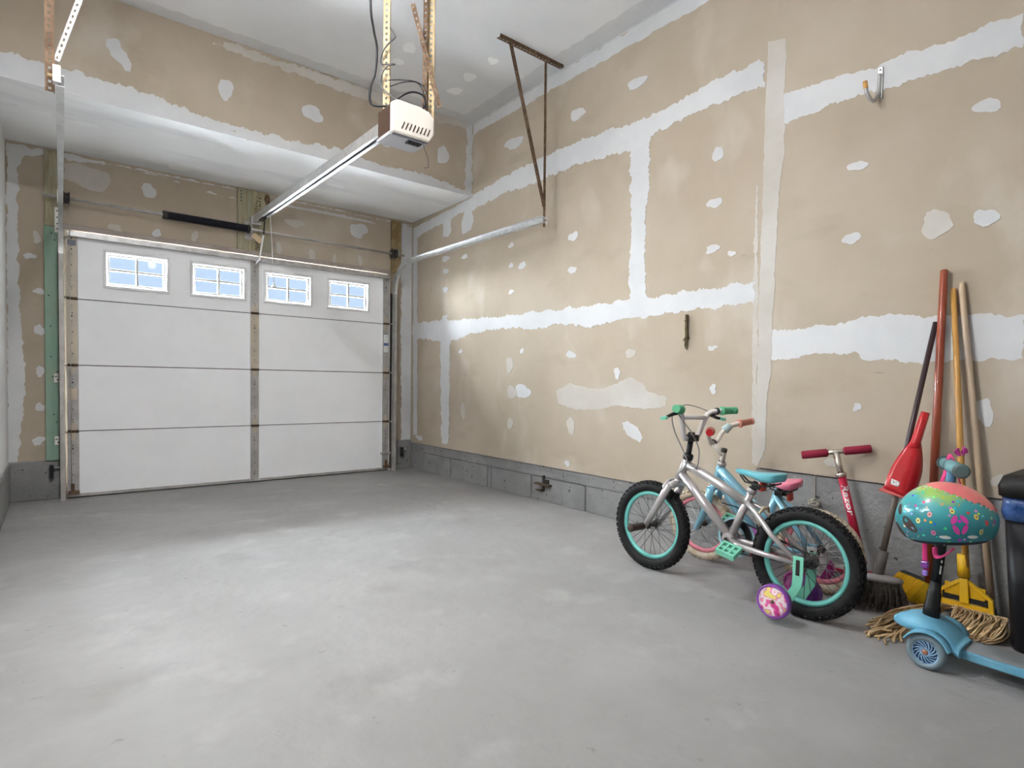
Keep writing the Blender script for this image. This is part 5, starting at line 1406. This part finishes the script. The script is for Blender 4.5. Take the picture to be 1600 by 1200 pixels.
# hy points to the room, so the visible side is around th = 90 degrees
for k, (dt, dp_, rot) in enumerate(((0.09, -0.06, 0.5), (-0.10, -0.06, -0.5), (0.075, 0.055, -0.7), (-0.085, 0.06, 0.7))):
    MB().add(*decal(R(104)+dt, 0.70+dp_, 0.080, 0.040, rot), True).build('butterfly_wing', M_BFLY, hm)
for k, (th, ph, col_) in enumerate(((72, 0.58, (0.75, 0.35, 0.35)), (124, 0.62, (0.85, 0.68, 0.12)), (136, 0.70, (0.70, 0.10, 0.12)), (58, 0.66, (0.80, 0.78, 0.30)), (98, 0.54, (0.80, 0.72, 0.20)), (74, 0.80, (0.62, 0.22, 0.42)), (128, 0.80, (0.55, 0.62, 0.20)), (150, 0.70, (0.30, 0.12, 0.42)))):
    MB().add(*decal(R(th), ph, 0.050, 0.034, 0, k=1.007), True).build('printed_flower', mat('flower_%d' % k, col_, 0.4), hm)
    MB().add(*decal(R(th), ph, 0.018, 0.012, 0, k=1.010), True).build('flower_centre', mat('flower_eye', (0.30, 0.08, 0.05), 0.4), hm)
for th in (86, 118):
    MB().add(*decal(R(th), 0.855, 0.12, 0.022, 0.05, k=1.006), True).build('white_vent', mat('white_vent', (0.72, 0.76, 0.74), 0.5), hm)
for th, ph, a, b_ in ((44, 0.72, 0.20, 0.075), (18, 0.82, 0.16, 0.09), (22, 0.55, 0.14, 0.05)):
    MB().add(*decal(R(th), ph, a, b_, 0.35, k=1.006), True).build('air_vent', mat('vent_dark', (0.05, 0.03, 0.025), 0.8), hm)
u_, v_ = frame_of(CAP)
for k in range(40):
    a = 2*PI*k/40
    d_ = (CAP*0.585+(u_*math.cos(a)+v_*math.sin(a))*0.811).normalized()
    ph = math.acos(max(-1, min(1, d_.z)))/PHM
    if ph < 0.9:
        MB().add(*decal(math.atan2(d_.y, d_.x), ph, 0.030, 0.014, 0, 8, 1.008), True).build('border_bead', M_PLATE, hm)
M_STRAP = mat('magenta_strap', (0.66, 0.03, 0.19), 0.7)
def strap(pts, w_=0.016):
    P = spline([Vector(p) for p in pts])
    return MB().tube(P, w_/2, 8, flat=0.22).build('strap', M_STRAP, hm)
strap([(2.44, 0.70, 0.56), (2.50, 0.665, 0.655), (2.515, 0.655, 0.728), (2.50, 0.64, 0.735), (2.47, 0.62, 0.70), (2.42, 0.58, 0.60)])
strap([(2.39, 0.69, 0.50), (2.40, 0.685, 0.43), (2.405, 0.683, 0.37), (2.41, 0.68, 0.335)])
strap([(2.40, 0.60, 0.435), (2.385, 0.625, 0.405), (2.40, 0.65, 0.395), (2.42, 0.66, 0.42)])
MB().box(2.393, 2.413, 0.672, 0.694, 0.345, 0.370).build('buckle', M_PURP, hm, bevel=0.004)
MB().box(2.396, 2.414, 0.674, 0.690, 0.318, 0.338).build('buckle_end', mat('violet_clip', (0.30, 0.18, 0.62), 0.4), hm, bevel=0.004)
rr = random.Random(6)
for k in range(6):
    q = Vector((2.505, 0.615, 0.745))+Vector((rr.uniform(-0.015, 0.015), rr.uniform(-0.018, 0.018), rr.uniform(-0.008, 0.022)))
    MB().ring(q, (rr.uniform(-1, 1), rr.uniform(-1, 1), rr.uniform(-1, 1)), 0.008, 0.003, 14, 6).build('curled_ribbon', M_MAG, hm)

# ------------------------------------------------------------------ black bin
bn = thing('waste_bin', 'black swing-lid waste bin lined with a blue bag', 'bin', (2.96, 0.33, 0))
def rrect(x0, x1, y0, y1, r_, n=5):
    out = []
    for cx, cy, a0 in ((x1-r_, y1-r_, 0), (x0+r_, y1-r_, 90), (x0+r_, y0+r_, 180), (x1-r_, y0+r_, 270)):
        for k in range(n+1):
            a = R(a0+90*k/n)
            out.append((cx+r_*math.cos(a), cy+r_*math.sin(a)))
    return out
def loft(rings):
    b = MB(); V, F = [], []
    n = len(rings[0][0])
    for pts, z in rings:
        V += [(x, y, z) for x, y in pts]
    for i in range(len(rings)-1):
        for k in range(n):
            F.append((i*n+k, i*n+(k+1) % n, (i+1)*n+(k+1) % n, (i+1)*n+k))
    F.append(tuple(reversed(range(n)))); F.append(tuple((len(rings)-1)*n+k for k in range(n)))
    return b.add(V, F, True)
M_BIN = mat('black_bin_plastic', (0.005, 0.005, 0.007), 0.42, spec=0.25)
loft([(rrect(2.805, 3.115, 0.125, 0.520, 0.05), 0.0), (rrect(2.802, 3.120, 0.120, 0.526, 0.05), 0.02), (rrect(2.785, 3.135, 0.100, 0.558, 0.05), 0.545)]).build('body', M_BIN, bn)
M_BAG = mat('blue_bag_film', (0.02, 0.06, 0.20), 0.22, col2=(0.05, 0.12, 0.34), scale=30, coat=0.3)
loft([(rrect(2.782, 3.138, 0.097, 0.560, 0.05), 0.490), (rrect(2.778, 3.142, 0.093, 0.566, 0.05), 0.52), (rrect(2.782, 3.138, 0.097, 0.562, 0.05), 0.545), (rrect(2.779, 3.141, 0.094, 0.566, 0.05), 0.580)]).build('bag_cuff', M_BAG, bn)
loft([(rrect(2.770, 3.148, 0.086, 0.574, 0.06), 0.578), (rrect(2.768, 3.150, 0.084, 0.577, 0.06), 0.615), (rrect(2.780, 3.140, 0.096, 0.565, 0.06), 0.650), (rrect(2.800, 3.120, 0.115, 0.545, 0.05), 0.660)]).build('lid_rim', mat('charcoal_lid', (0.014, 0.013, 0.012), 0.5, spec=0.3), bn)
fl = []
for k in range(13):
    a = PI*k/12
    fl.append((0.33+0.175*math.cos(a), 0.6605+0.030*math.sin(a)))
MB().prism([(-y, z) for y, z in fl], (2.825, 0, 0), (0, -1, 0), (0, 0, 1), -0.27).build('swing_flap', mat('grey_flap', (0.024, 0.022, 0.020), 0.55, spec=0.3), bn, bevel=0.004)

for o in bpy.data.objects:
    if '_local' in o:
        del o['_local']
